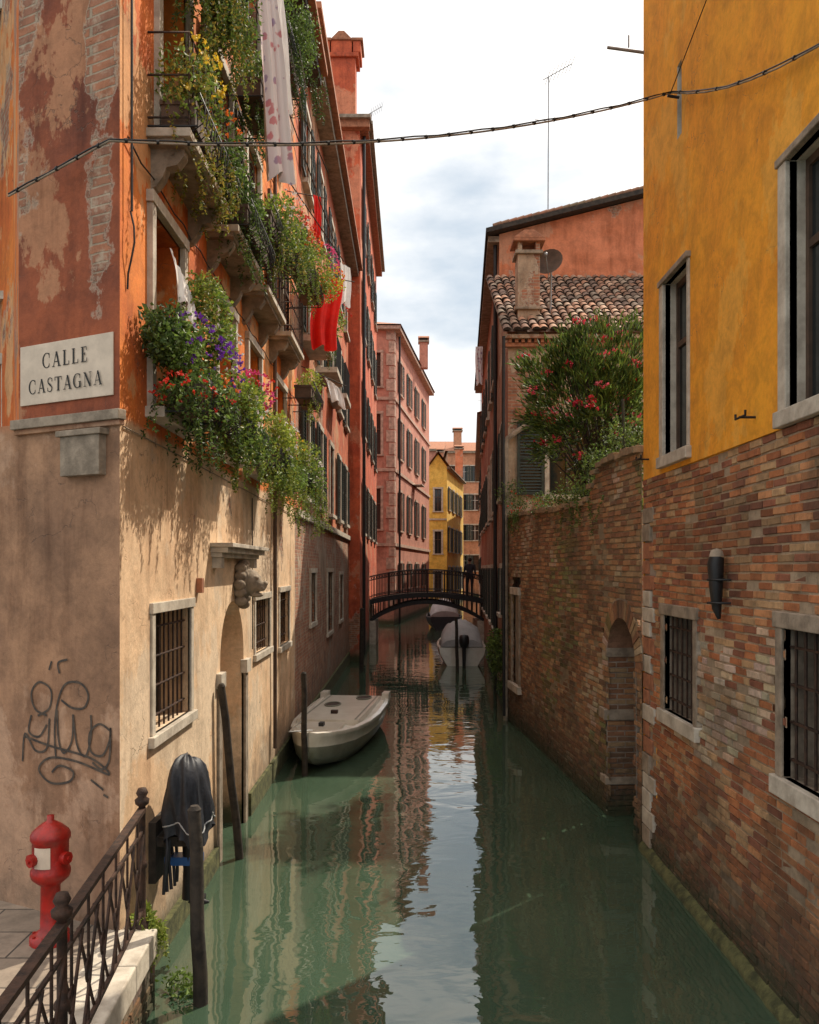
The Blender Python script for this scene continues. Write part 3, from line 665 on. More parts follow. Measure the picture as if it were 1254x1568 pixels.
mb.box(cx-.36,cx+.36,cy-.34,cy+.34,10.62,10.69,M['terr']); mb.hexa([(cx-.36,cy-.34,10.69),(cx+.36,cy-.34,10.69),(cx+.36,cy+.34,10.69),(cx-.36,cy+.34,10.69),(cx-.1,cy-.3,10.88),(cx+.1,cy-.3,10.88),(cx+.1,cy+.3,10.88),(cx-.1,cy+.3,10.88)],M['terr'])
mb.box(cx-.31,cx+.31,cy-.31,cy+.31,9.1,9.16,M['stoned'])
mb.build('chimney',R2,bevel=.01)
sd=root('satellite_dish'); mb=MB(); rows=[]
c=V((3.2,19.4,10.25)); nd=V((-.45,-1,.35)).normalized(); a=nd.cross(V((0,0,1))).normalized(); b=nd.cross(a)
for i in range(6):
    r=.33*i/5; rows.append([c+nd*(.10*(i/5)**2)+(a*math.cos(t)+b*math.sin(t))*r for t in [2*math.pi*k/20 for k in range(20)]])
mb.grid(rows,M['brownsh'],closed=True); mb.tube([c,c-nd*.15,V((3.25,19.6,9.1))],.025,M['alu']); mb.tube([c-b*-.3,c+nd*.35],.012,M['alu']); mb.lathe(tuple(c+nd*.35),[(0,-.04),(.04,-.03),(.04,.04),(0,.05)],M['alu'])
mb.build('dish',sd)
def antenna(name,x,y,z0,z1,arm):
    r=root(name); mb=MB(); mb.tube([(x,y,z0),(x+.02,y,z1)],.018,M['alu'],6); d=V((.8,0,.45)).normalized()
    p=V((x,y,z1)); mb.tube([p-d*.15,p+d*arm],.012,M['alu'],5)
    for k in range(7):
        q=p+d*arm*k/6.; mb.tube([q-V((-.05,.15,-.12)),q+V((-.05,.15,-.12))],.007,M['alu'],4)
    p=V((x,y,z1-1.2)); mb.tube([p-V((.35,0,-.05)),p+V((.1,0,0))],.01,M['alu'],5)
    for k in range(4): q=p-V((.35-k*.1,0,0)); mb.tube([q-V((0,.1,.07)),q+V((0,.1,.07))],.006,M['alu'],4)
    mb.build('mast',r)
antenna('tv_antenna',3.75,23,12.4,16.6,.75); antenna('tv_antenna.001',-1.5,33,19,21,.5); antenna('tv_antenna.002',5.0,60,10,18.5,1.2); antenna('tv_antenna.003',5.6,66,11,17.5,1.0)

# ================================================================ GARDEN WALL
GW=root('brick_garden_wall'); FG=Fr((2.15,18.52),(2.72,9.99)); LG=FG.L
Yof=lambda u:18.52-u*8.53/LG
def gtop(u):
    y=Yof(u)
    if y<11.7: z=4.72
    elif y<12.4: z=4.72-(y-11.7)/.7*.5
    else: z=4.22+(y-12.4)/6*.2
    return z+.05*nz(u*2.5,3.3)
ac,ar,asz=7.80,.57,2.1
def ghole(u,z): return (abs(u-ac)<ar and z<asz) or ((u-ac)**2+(z-asz)**2<(ar+.0)**2) or (.55<u<1.25 and .9<z<2.75)
def gh2(u,z): return ghole(u,z) or (z>asz and ar**2<(u-ac)**2+(z-asz)**2<(ar+.24)**2) or (2.65<z<3.1 and .5<u<1.3)
mb=MB(); brickwall(mb,FG,LG,-.5,gtop,gh2,seed=3,kind='g',skip=.03,mort=(.30,.235,.155))
for k in range(25):
    a0=math.pi*k/25+.008; a1=math.pi*(k+1)/25-.008; c=brickcol(k,2,1,'g'); d=U(0,.012)
    q=[(ar,a0),(ar+.23,a0),(ar+.23,a1),(ar,a1)]
    pts=[FG.P(ac+r*math.cos(a),asz+r*math.sin(a),-.04) for r,a in q]+[FG.P(ac+r*math.cos(a),asz+r*math.sin(a),d) for r,a in q]
    mb.hexa(pts,M['brick'],c)
for k in range(16):
    a0=math.pi*k/16;a1=math.pi*(k+1)/16
    mb.face([FG.P(ac+(ar)*math.cos(a),asz+(ar)*math.sin(a),d) for a,d in ((a0,-.0),(a1,-.0),(a1,-.6),(a0,-.6))],M['brick'],(.3,.16,.1))
    mb.face([FG.P(ac+r*math.cos(a),asz+r*math.sin(a),-.01) for a,r in ((a0,ar),(a1,ar),(a1,ar+.26),(a0,ar+.26))],M['mortar'],(.3,.25,.2))
pa=FG.P(ac-ar,0,0); pb=FG.P(ac-ar,0,-.6); FJ=Fr((pa.x,pa.y),(pb.x,pb.y)); brickwall(mb,FJ,.6,-.5,lambda u:2.12,lambda u,z:False,seed=5,kind='g')
pa=FG.P(ac+ar,0,-.6); pb=FG.P(ac+ar,0,0); FJ2=Fr((pa.x,pa.y),(pb.x,pb.y)); brickwall(mb,FJ2,.6,-.5,lambda u:2.12,lambda u,z:False,seed=6,kind='g')
mb.face([FG.P(ac-ar-.6,-.5,-1.5),FG.P(ac+ar+.6,-.5,-1.5),FG.P(ac+ar+.6,3,-1.5),FG.P(ac-ar-.6,3,-1.5)],M['beige'])
for s in (-1,1): mb.face([FG.P(ac+s*(ar+.3),-.5,-.6),FG.P(ac+s*(ar+.3),-.5,-1.5),FG.P(ac+s*(ar+.3),3,-1.5),FG.P(ac+s*(ar+.3),3,-.6)],M['beige'])
mb.face([FG.P(ac-1,2.75,-.5),FG.P(ac+1,2.75,-.5),FG.P(ac+1,2.75,-1.5),FG.P(ac-1,2.75,-1.5)],M['wood'])
mb.face([FG.P(0,-.5,-.45),FG.P(ac-ar-.6,-.5,-.45),FG.P(ac-ar-.6,4.2,-.45),FG.P(0,4.2,-.45)],M['beige'])
mb.build('brickwork',GW)
mb=MB(); u=0
while u<LG:
    w=U(.22,.3); z=gtop(u+w/2)-.03; k=U(.6,1.1)
    mb.fbox(FG,u+.004,min(u+w,LG)-.004,z,z+U(.06,.09),-.46,.05+U(-.015,.015),M['brick'],(.36*k,.25*k,.15*k)); u+=w
mb.fbox(FJ,-.05,.6,1.28,1.42,-.02,.03,M['stoned']); mb.fbox(FJ,-.02,.6,2.12,2.24,-.02,.03,M['stoned']); mb.fbox(FJ,-.03,.6,.42,.52,-.02,.02,M['stoned'])
mb.fbox(FG,ac-ar-.3,ac-ar,1.28,1.42,-.02,.03,M['stoned']); mb.fbox(FG,ac-ar-.25,ac-ar-.02,.42,.52,-.02,.025,M['stoned'])
mb.fbox(FG,.45,1.35,2.75,2.9,-.02,.05,M['stone']); mb.fbox(FG,.45,.55,.9,2.75,-.02,.03,M['stoned']); mb.fbox(FG,1.25,1.35,.9,2.75,-.02,.03,M['stoned']); mb.fbox(FG,.55,1.25,.85,2.75,-.1,-.05,M['stoned'])
mb.fbox(FG,.35,1.45,.75,.9,-.02,.08,M['stone'])
mb.build('stone_caps_and_bands',GW,bevel=.006)

# ================================================================ RIGHT NEAR HOUSE
RH=root('ochre_brick_house'); FN=Fr((2.75,9.98),(2.75,2.0)); LN=7.98; yu=lambda y:9.98-y
wC=(yu(9.14),yu(8.2),1.78,2.8); wD=(yu(6.24),yu(5.35),1.76,2.86)
def nh(u,z):
    for w in (wC,wD):
        if w[0]-.1<u<w[1]+.1 and w[2]-.14<z<w[3]+.13: return True
    return u<(.42 if int(z/.21)%2 else .28) and z<4.0
mb=MB(); brickwall(mb,FN,LN,-.5,lambda u:4.33+.03*nz(u*2,1),nh,seed=1,kind='near',skip=.012,mort=(.46,.35,.24))
for w in (wC,wD):
    for q in ([(w[0],w[2]),(w[1],w[2])],[(w[1],w[2]),(w[1],w[3])],[(w[1],w[3]),(w[0],w[3])],[(w[0],w[3]),(w[0],w[2])]):
        mb.face([FN.P(*q[0],0),FN.P(*q[1],0),FN.P(*q[1],-.3),FN.P(*q[0],-.3)],M['stoned'])
mb.face([FN.P(0,-.5,-.02),FN.P(.45,-.5,-.02),FN.P(.45,4.33,-.02),FN.P(0,4.33,-.02)],M['mortar'],(.36,.3,.25))
mb.build('brick_base',RH)
mb=MB(); wA=(yu(9.12),yu(8.38),4.5,6.35); wB=(yu(6.14),yu(5.25),4.45,6.25)
slit=(yu(8.72),yu(8.58),7.7,8.45)
facade(mb,FN,LN,4.33,11.5,[wA,wB,slit],M['ochre'],rev=.28,revmat=M['stone'])
mb.face([FN.P(0,4.33,0),FN.P(LN,4.33,0),FN.P(LN,4.33,-.05),FN.P(0,4.33,-.05)],M['ochre'])
mb.face([FN.P(slit[0],slit[2],-.2),FN.P(slit[1],slit[2],-.2),FN.P(slit[1],slit[3],-.2),FN.P(slit[0],slit[3],-.2)],M['dark'])
mb.face([(2.75,9.98,-1),(10,9.98,-1),(10,9.98,11.5),(2.75,9.98,11.5)],M['ochre']); mb.face([(2.75,9.98,11.5),(10,9.98,11.5),(10,2,11.5),(2.75,2,11.5)],M['terr'])
mb.build('plaster_wall',RH)
mb=MB(); z=-.3; k=0
while z<3.95:
    w=(.44 if k%2 else .29)+U(-.05,.03); h=U(.17,.23)
    if U(0,1)>.35: mb.fbox(FN,-.006,w,z+.006,z+h-.006,-.05,.012+U(-.004,.006),M['stone'] if R()>.4 else M['stoned'])
    else: mb.fbox(FN,-.004,w-.04,z+.008,z+h-.01,-.05,.004,M['terr'])
    z+=h; k+=1
for w in (wC,wD):
    mb.fbox(FN,w[0]-.11,w[0],w[2],w[3],-.06,.02,M['stoned']); mb.fbox(FN,w[1],w[1]+.11,w[2],w[3],-.06,.02,M['stoned'])
    mb.fbox(FN,w[0]-.14,w[1]+.14,w[3],w[3]+.12,-.06,.03,M['stoned']); mb.fbox(FN,w[0]-.15,w[1]+.15,w[2]-.14,w[2],-.06,.05,M['stone'])
for w in (wA,wB):
    mb.fbox(FN,w[0]-.13,w[0],w[2],w[3],-.06,.035,M['stone']); mb.fbox(FN,w[1],w[1]+.06,w[2],w[3],-.06,.02,M['stone'])
    mb.fbox(FN,w[0]-.15,w[1]+.08,w[3],w[3]+.06,-.06,.05,M['stoned']); mb.fbox(FN,w[0]-.16,w[1]+.10,w[2]-.12,w[2],-.06,.06,M['stone'])
mb.build('stone_quoins_and_surrounds',RH,bevel=.008)
mb=MB()
rows=[[FN.P(t*LN/60,z,d+.015*nz(t*.9,z*3)) for t in range(61)] for z,d in ((-.6,.07),(.0,.065),(.05,.055),(.09,.02),(.11,-.02))]
mb.grid(rows,M['moss']); mb.build('footing',RH)
mb=MB()
for w in (wC,wD): window(mb,FN,w,'bars',sur=0,sill=0,back='dark',rev=.3)
for w in (wA,wB):
    window(mb,FN,w,'x',sur=0,sill=0,back='dark',rev=.28); 
    um=(w[0]+w[1])/2
    for a,b in ((w[0],w[0]+.05),(w[1]-.05,w[1]),(um-.035,um+.035)): mb.fbox(FN,a,b,w[2],w[3],-.17,-.115,M['brownsh'])
    for zz in (w[2],w[2]+1.15,w[3]-.06): 
        mb.fbox(FN,w[0]+.05,um-.035,zz,zz+.06,-.168,-.118,M['brownsh']); mb.fbox(FN,um+.035,w[1]-.05,zz,zz+.06,-.168,-.118,M['brownsh'])
    mb.fbox(FN,w[0]+.05,um-.035,w[2]+.06,w[3]-.06,-.15,-.14,M['glass']); mb.fbox(FN,um+.035,w[1]-.05,w[2]+.06,w[3]-.06,-.15,-.14,M['glass'])
for (u,z) in ((yu(6.75),4.5),(yu(9.75),4.55),(yu(4.9),4.5)):
    mb.tube([FN.P(u,z,0),FN.P(u,z,.13)],.011,M['black'],6); mb.tube([FN.P(u-.1,z+.04,.12),FN.P(u-.1,z,.12),FN.P(u+.1,z,.12),FN.P(u+.1,z+.04,.12)],.01,M['black'],6)
mb.tube([FN.P(.1,9.3,.02),FN.P(.1,9.36,.45)],.018,M['alu'],8); mb.tube([FN.P(.1,9.36,.2),FN.P(.1,9.5,.2)],.01,M['alu'],6)
mb.tube([FN.P(1.32,8.1,0),FN.P(1.32,8.12,.12)],.015,M['black'],8)
mb.tube([FN.P(1.35,8.12,.1),FN.P(2.6,8.6,.03),FN.P(4.3,9.0,.02)],.005,M['black'],5)
mb.build('window_bars_and_ironwork',RH)
wl=root('wall_torch_holder'); mb=MB(); u=yu(7.35)
mb.tube([FN.P(u,2.86,.07),FN.P(u,2.95,.09),FN.P(u,3.1,.095),FN.P(u,3.34,.10),FN.P(u,3.40,.09)],[.015,.04,.055,.07,.062],M['black'],10)
mb.tube([FN.P(u,3.40,.09),FN.P(u,3.45,.09),FN.P(u,3.47,.085)],[.064,.05,.01],M['stoned'],10)
for z in (3.0,3.2): mb.tube([FN.P(u-.08,z,0),FN.P(u-.08,z,.1),FN.P(u,z,.17),FN.P(u+.08,z,.1),FN.P(u+.08,z,0)],.01,M['black'],6)
mb.tube([FN.P(u+.02,3.2,.05),FN.P(u-.18,3.2,.03)],.02,M['black'],6)
mb.build('bracket',wl)

# ================================================================ FONDAMENTA
FQ=root('canal_pavement'); mb=MB()
mb.face([(-9,-2,.6),(-1.98,-2,.6),(-1.98,5.6,.6),(-2.1,6.6,.6),(-4.0,8.8,.6),(-9,8.8,.6)],M['pave']); mb.build('paving',FQ)
mb=MB(); FE=Fr((-1.62,2.0),(-1.88,6.34)); u=0
while u<FE.L-.1:
    w=min(U(.8,1.1),FE.L-u); mb.fbox(FE,u+.004,u+w-.004,.42,.612+U(0,.004),-.36,0,M['stone']); u+=w
mb.build('kerb_stones',FQ,bevel=.012)
mb=MB(); FE2=Fr((-1.66,2.0),(-1.92,6.34)); brickwall(mb,FE2,FE2.L,-.5,lambda u:.44,lambda u,z:False,seed=8,kind='near')
mb.face([(-1.9,6.335,-.5),(-2.3,6.335,-.5),(-2.3,6.335,.6),(-1.9,6.335,.6)],M['beige']); mb.build('quay_wall',FQ)
RL=root('iron_railing'); mb=MB()
pp=[(-2.0,6.35),(-1.76,4.3),(-1.66,3.3),(-1.6,2.2)]
for (x,y) in pp:
    mb.lathe((x,y,.6),[(.05,0),(.05,.05),(.028,.08),(.028,.45),(.04,.47),(.04,.5),(.026,.52),(.026,.92),(.05,.94),(.055,.97),(.03,.99),(.045,1.02),(.03,1.055),(0,1.06)],M['iron'],12)
for i in range(3):
    a,b=pp[i],pp[i+1]; F=Fr(a,b); L=F.L
    mb.fbox(F,0,L,1.48,1.51,-.028,.028,M['iron']); mb.fbox(F,0,L,.72,.745,-.012,.012,M['iron']); mb.fbox(F,0,L,1.32,1.34,-.01,.01,M['iron'])
    n=max(3,int(L/.34))
    for k in range(n):
        u0=L*k/n;u1=L*(k+1)/n;um=(u0+u1)/2
        mb.tube([F.P(u0,.74,.012),F.P(um-.02,.98,.012),F.P(um,1.03,.012),F.P(um+.02,1.08,.012),F.P(u1,1.33,.012)],.010,M['iron'],6)
        mb.tube([F.P(u1,.74,-.012),F.P(um+.02,.98,-.012),F.P(um,1.03,-.012),F.P(um-.02,1.08,-.012),F.P(u0,1.33,-.012)],.010,M['iron'],6)
        mb.tube([F.P(um,.74),F.P(um,1.49)],.009,M['iron'],6)
        c=[F.P(um+.05*math.cos(t),1.03+.07*math.sin(t),0) for t in [2*math.pi*q/12 for q in range(13)]]; mb.tube(c,.008,M['iron'],5,cap=False)
mb.build('bars',RL)
HY=root('fire_hydrant'); mb=MB(); hx,hy=-2.60,6.15
mb.lathe((hx,hy,.6),[(r*.84,z*.93) for r,z in [(.17,0),(.17,.05),(.12,.07),(.085,.1),(.08,.44),(.12,.47),(.155,.5),(.165,.53),(.165,.56),(.15,.58),(.15,.78),(.165,.8),(.165,.83),(.15,.86),(.10,.9),(.05,.93),(.03,.94),(.03,.98),(0,.98)]],M['red'],24)
for a in (-2.2,-.4,2.5):
    d=V((math.cos(a),math.sin(a),0)); c=V((hx,hy,1.22)); mb.tube([c+d*.1,c+d*.145],.042,M['red'],12); mb.tube([c+d*.145,c+d*.165],.048,M['red'],8); mb.tube([c+d*.165,c+d*.18],.016,M['red'],6)
for k in range(8):
    a=2*math.pi*k/8; mb.tube([(hx+.12*math.cos(a),hy+.12*math.sin(a),.645),(hx+.12*math.cos(a),hy+.12*math.sin(a),.665)],.012,M['red'],6)
rows=[[(hx+.130*math.cos(a),hy+.130*math.sin(a),z) for a in [math.radians(q) for q in range(-122,-66,6)]] for z in (1.16,1.31)]
mb.grid(rows,M['paint']); mb.build('body',HY)

def pole(name,a,b,r0,r1):
    o=root(name); mb=MB(); a=V(a);b=V(b); pts=[a.lerp(b,t/8)+V((.006*math.sin(t*2.1),.006*math.cos(t*1.7),0)) for t in range(9)]
    mb.tube(pts,[r0+(r1-r0)*t/8 for t in range(9)],M['wood'],12); t=(b-a).normalized(); mb.tube([b,b+t*.03],[r1*1.0,r1*.6],M['wood'],12); mb.build('post',o)
pole('mooring_pole',(-1.56,6.45,-1),(-1.62,6.4,1.48),.062,.05)
pole('mooring_pole.001',(-1.86,9.8,-1),(-2.07,9.35,2.0),.05,.042)
pole('mooring_pole.002',(-1.66,13.5,-1),(-1.68,13.5,1.62),.05,.045)
pole('mooring_pole.003',(-1.55,27,-1),(-1.5,27,2.0),.08,.07)
pole('mooring_pole.004',(1.55,27.2,-1),(1.5,27.2,1.7),.06,.05)

# covered outboard motor : draped dark cover
OM=root('covered_outboard_motor'); mb=MB(); rows=[]
cx,cy=-1.86,7.15; N=64
prof=[(1.70,.02,.01),(1.70,.10,.06),(1.68,.17,.10),(1.63,.215,.13),(1.55,.235,.15),(1.47,.245,.16),(1.39,.25,.17),(1.31,.26,.175),(1.23,.265,.18),(1.16,.26,.175),(1.10,.25,.165),(1.05,.255,.17)]
for i,(z,ry,rx) in enumerate(prof):
    f=i/(len(prof)-1); row=[]
    for k in range(N):
        t=2*math.pi*k/N; fold=(.10*math.sin(6*t+3.5*f)+.07*math.sin(11*t-5*f)+.04*math.sin(19*t+7*f))*(.2+f)+.16*nz(math.cos(t)*1.8,math.sin(t)*1.8,z*4)
        sq=1/max(abs(math.cos(t)),abs(math.sin(t)))**.45
        row.append((cx+rx*math.cos(t)*sq*(1+fold),cy+ry*math.sin(t)*sq*(1+fold)+.08*(1.4-z)*2*(1 if math.sin(t)>0 else .3),z+.06*f*math.sin(3*t+1)+.05*(1-f)*math.sin(t)*-1+.012*math.sin(9*t+z*20)))
    rows.append(row)
mb.grid(rows,M['tarp'],closed=True); mb.face(rows[0],M['tarp'])
mb.tube([(p[0]*1.0+.002,p[1],p[2]) for p in rows[-3]]+[rows[-3][0]],.007,M['cover'],5,cap=False); mb.build('tarp_cover',OM)
mb=MB(); mb.tube([(cx,cy+.02,1.3),(cx,cy+.04,.75),(cx-.02,cy+.05,.5)],[.07,.055,.05],M['black'],10); mb.box(cx-.2,cx+.1,cy-.02,cy+.12,.80,.87,M['blue'])
mb.box(-2.15,cx+.02,cy-.14,cy+.16,1.0,1.08,M['wood']); mb.box(-2.15,-2.09,cy-.16,cy+.18,.7,1.2,M['wood'])
mb.tube([(cx,cy+.05,.5),(cx+.06,cy+.05,.47),(cx+.16,cy+.05,.47)],[.04,.045,.01],M['black'],8)
for k in range(3):
    a=2*math.pi*k/3; mb.hexa([V((cx+.1+dx,cy+.05+r*math.cos(a+s),.47+r*math.sin(a+s))) for r in (.03,.11) for dx,s in ((-.01,-.3),(.01,-.3),(.01,.3),(-.01,.3))],M['black'])
mb.build('motor_and_bracket',OM)
mb=MB()
for k in range(5): 
    pts=[(-2.0+.02*math.sin(t+k),6.95+.08*k+.03*math.cos(t*1.4+k),1.12-.10*t) for t in range(6)]; mb.tube(pts,.014,M['tarp'],6)
mb.build('ropes',OM)

# ================================================================ BOATS
def hull(mb,secs,T,mt,mlow,deckmat,deckdrop=.0):
    for s in (-1,1):
        rows=[];rows2=[]
        for y,w,zt,zk in secs:
            pr=[(w,zt),(w*1.02,zt-.06),(w*.99,zt-.07),(w*.95,zt-.22)]; rows.append([T(s*a,y,z) for a,z in pr])
            rows2.append([T(s*a,y,z) for a,z in ((w*.95,zt-.22),(w*.86,zt-.4),(w*.62,zk+.06),(0,zk))])
        mb.grid(rows,mt); mb.grid(rows2,mlow)
        mb.grid([[T(s*w,y,zt),T(s*max(0,w-.07),y,zt+.015),T(s*max(0,w-.1),y,zt-deckdrop)] for y,w,zt,zk in secs],mt,smooth=False)
        mb.grid([[T(s*max(0,w-.1),y,zt-deckdrop),T(0,y,zt-deckdrop+.03)] for y,w,zt,zk in secs],deckmat)
    y,w,zt,zk=secs[0]
    mb.face([T(-w,y,zt),T(w,y,zt),T(w*.95,y,zt-.22),T(w*.62,y,zk+.06),T(0,y,zk),T(-w*.62,y,zk+.06),T(-w*.95,y,zt-.22)],mt)
BT=root('white_motorboat'); bx,by=-1.12,18.0; ang=math.radians(6)
def T1(x,y,z): return V((bx-x*math.cos(ang)-y*math.sin(ang),by-y*math.cos(ang)+x*math.sin(ang),z))
secs=[(0,.70,.60,-.12),(.8,.76,.57,-.13),(1.8,.76,.55,-.12),(2.7,.70,.56,-.1),(3.4,.58,.58,-.05),(3.9,.43,.61,.02),(4.25,.27,.64,.12),(4.45,.12,.66,.24),(4.52,.0,.67,.36)]
mb=MB(); hull(mb,secs,T1,M['boatw'],M['boatg'],M['boatw'],.03); mb.build('hull',BT)
mb=MB()
def tb(x0,x1,y0,y1,z0,z1,mat): mb.hexa([T1(x0,y0,z0),T1(x1,y0,z0),T1(x1,y1,z0),T1(x0,y1,z0),T1(x0,y0,z1),T1(x1,y0,z1),T1(x1,y1,z1),T1(x0,y1,z1)],mat)
tb(-.55,.55,.25,3.1,.5,.64,M['boatw'])
tb(-.34,.34,3.2,3.95,.55,.62,M['boatw'])
for (xa,ya) in ((.22,1.5),(-.25,.6)):
    ring=[T1(xa+.15*math.cos(t),ya+.26*math.sin(t),.655) for t in [2*math.pi*k/18 for k in range(19)]]; mb.tube(ring,.014,M['boatg'],6,cap=False); mb.face([p+V((0,0,-.008)) for p in ring[:-1]],M['iron'])
tb(-.06,.06,2.4,2.5,.64,.70,M['iron']); tb(-.04,.04,3.5,3.65,.62,.68,M['black'])
tb(-.72,-.58,-.06,.3,.56,.70,M['boatw']); tb(.58,.72,-.06,.3,.56,.70,M['boatw'])
tb(-.5,-.47,.3,3.05,.641,.648,M['boatg']); tb(.47,.5,.3,3.05,.641,.648,M['boatg'])
mb.tube([T1(0,4.3,.68),V((-1.9,13.4,.72)),V((-1.68,13.5,.9))],.012,M['cover'],6)
mb.build('deck_hatches_fittings',BT,bevel=.015)
B4=root('covered_motorboat'); 
def T2(x,y,z): return V((1.78+x+.02*y,28.6+y,z))
secs=[(0,.78,.62,-.1),(1,.84,.62,-.12),(2.2,.82,.66,-.12),(3.3,.66,.72,-.08),(4.2,.36,.8,.05),(4.7,.0,.86,.3)]
mb=MB(); hull(mb,secs,T2,M['boatw'],M['boatw'],M['boatg'],.25); mb.build('hull',B4)
mb=MB(); rows=[]
for y,w,h in ((.35,.70,.25),(.7,.72,.62),(1.3,.72,.85),(2.0,.70,.8),(2.9,.6,.5),(3.9,.3,.2)):
    rows.append([T2(w*math.cos(t),y,.62+h*max(0,math.sin(t))**.8*(1+.05*math.sin(6*t+y*3)+.03*math.sin(13*t+y*5))) for t in [math.pi*k/24 for k in range(25)]])
mb.grid(rows,M['cover']); mb.face(rows[0],M['cover']); mb.build('cover',B4)
mb=MB(); rows=[]
for z,a,b in ((1.08,.02,.02),(1.06,.13,.12),(.98,.17,.2),(.8,.17,.2),(.68,.13,.16),(.62,.07,.08)): rows.append([T2(.05+a*math.cos(t),-.22+b*math.sin(t),z) for t in [2*math.pi*k/14 for k in range(14)]])
mb.grid(rows,M['black'],closed=True); mb.tube([T2(.05,-.2,.66),T2(.05,-.22,.1),T2(.05,-.22,-.3)],[.07,.055,.05],M['black'],8); mb.build('outboard_motor',B4)
B5=root('moored_barge')
def T3(x,y,z): return V((1.9+x,45+y,z))
mb=MB(); hull(mb,[(0,.8,.7,-.1),(2,1.0,.65,-.1),(4,.9,.7,-.1),(5.4,.5,.8,0),(6,0,.9,.3)],T3,M['tarp'],M['black'],M['wood'],.2)
rows=[[T3(.75*math.cos(t),y,.7+h*math.sin(t)) for t in [math.pi*k/12 for k in range(13)]] for y,h in ((.5,.3),(1,.9),(3,.9),(4,.3))]; mb.grid(rows,M['cover']); mb.face(rows[0],M['cover']); mb.build('hull',B5)

# ================================================================ BRIDGE
BR=root('iron_footbridge'); mb=MB(); xc,hw=.78,2.56
dk=lambda x:1.92+.32*(1-((x-xc)/hw)**2)
ar_=lambda x:1.05+.85*(1-((x-xc)/hw)**2)
for yf in (37.0,39.3):
    N=24; 
    for k in range(N):
        a=xc-hw+2*hw*k/N; b=xc-hw+2*hw*(k+1)/N
        mb.hexa([(a,yf,dk(a)-.22),(b,yf,dk(b)-.22),(b,yf+.08,dk(b)-.22),(a,yf+.08,dk(a)-.22),(a,yf,dk(a)),(b,yf,dk(b)),(b,yf+.08,dk(b)),(a,yf+.08,dk(a))],M['black'])
        mb.hexa([(a,yf+.01,ar_(a)-.16),(b,yf+.01,ar_(b)-.16),(b,yf+.07,ar_(b)-.16),(a,yf+.07,ar_(a)-.16),(a,yf+.01,ar_(a)),(b,yf+.01,ar_(b)),(b,yf+.07,ar_(b)),(a,yf+.07,ar_(a))],M['black'])
        mb.tube([(a,yf+.04,ar_(a)-.05),(a,yf+.04,dk(a)-.1)],.025,M['black'],5)
    rail=[(xc-hw+2*hw*k/20,yf+.04,dk(xc-hw+2*hw*k/20)+1.0) for k in range(21)]; mb.tube(rail,.03,M['black'],6)
    mb.tube([(x,y,z-.88) for x,y,z in rail],.018,M['black'],5); mb.tube([(x,y,z-.18) for x,y,z in rail],.014,M['black'],5)
    for k in range(43):
        x=xc-hw+2*hw*k/42; mb.tube([(x,yf+.04,dk(x)),(x,yf+.04,dk(x)+1.0)],.03 if k%7==0 else .011,M['black'],5)
    for k in range(42):
        x=xc-hw+2*hw*(k+.5)/42; mb.tube([(x+.05*math.cos(t),yf+.04,dk(x)+.9+.06*math.sin(t)) for t in [2*math.pi*q/8 for q in range(9)]],.008,M['black'],4,cap=False)
rows=[[(xc-hw+2*hw*k/20,y,dk(xc-hw+2*hw*k/20)-.05) for k in range(21)] for y in (37.05,39.35)]; mb.grid(rows,M['stoned'],smooth=False)
mb.build('ironwork',BR)
mb=MB(); mb.box(-2.2,-1.72,36.6,39.8,-1,1.9,M['stoned']); mb.box(3.28,3.8,36.6,39.8,-1,1.9,M['stoned'])
mb.box(-1.85,-1.45,36.8,39.6,-1,1.0,M['stone'])
mb.box(2.95,3.27,36.8,39.6,-1,1.0,M['stone']); mb.build('abutments',BR)

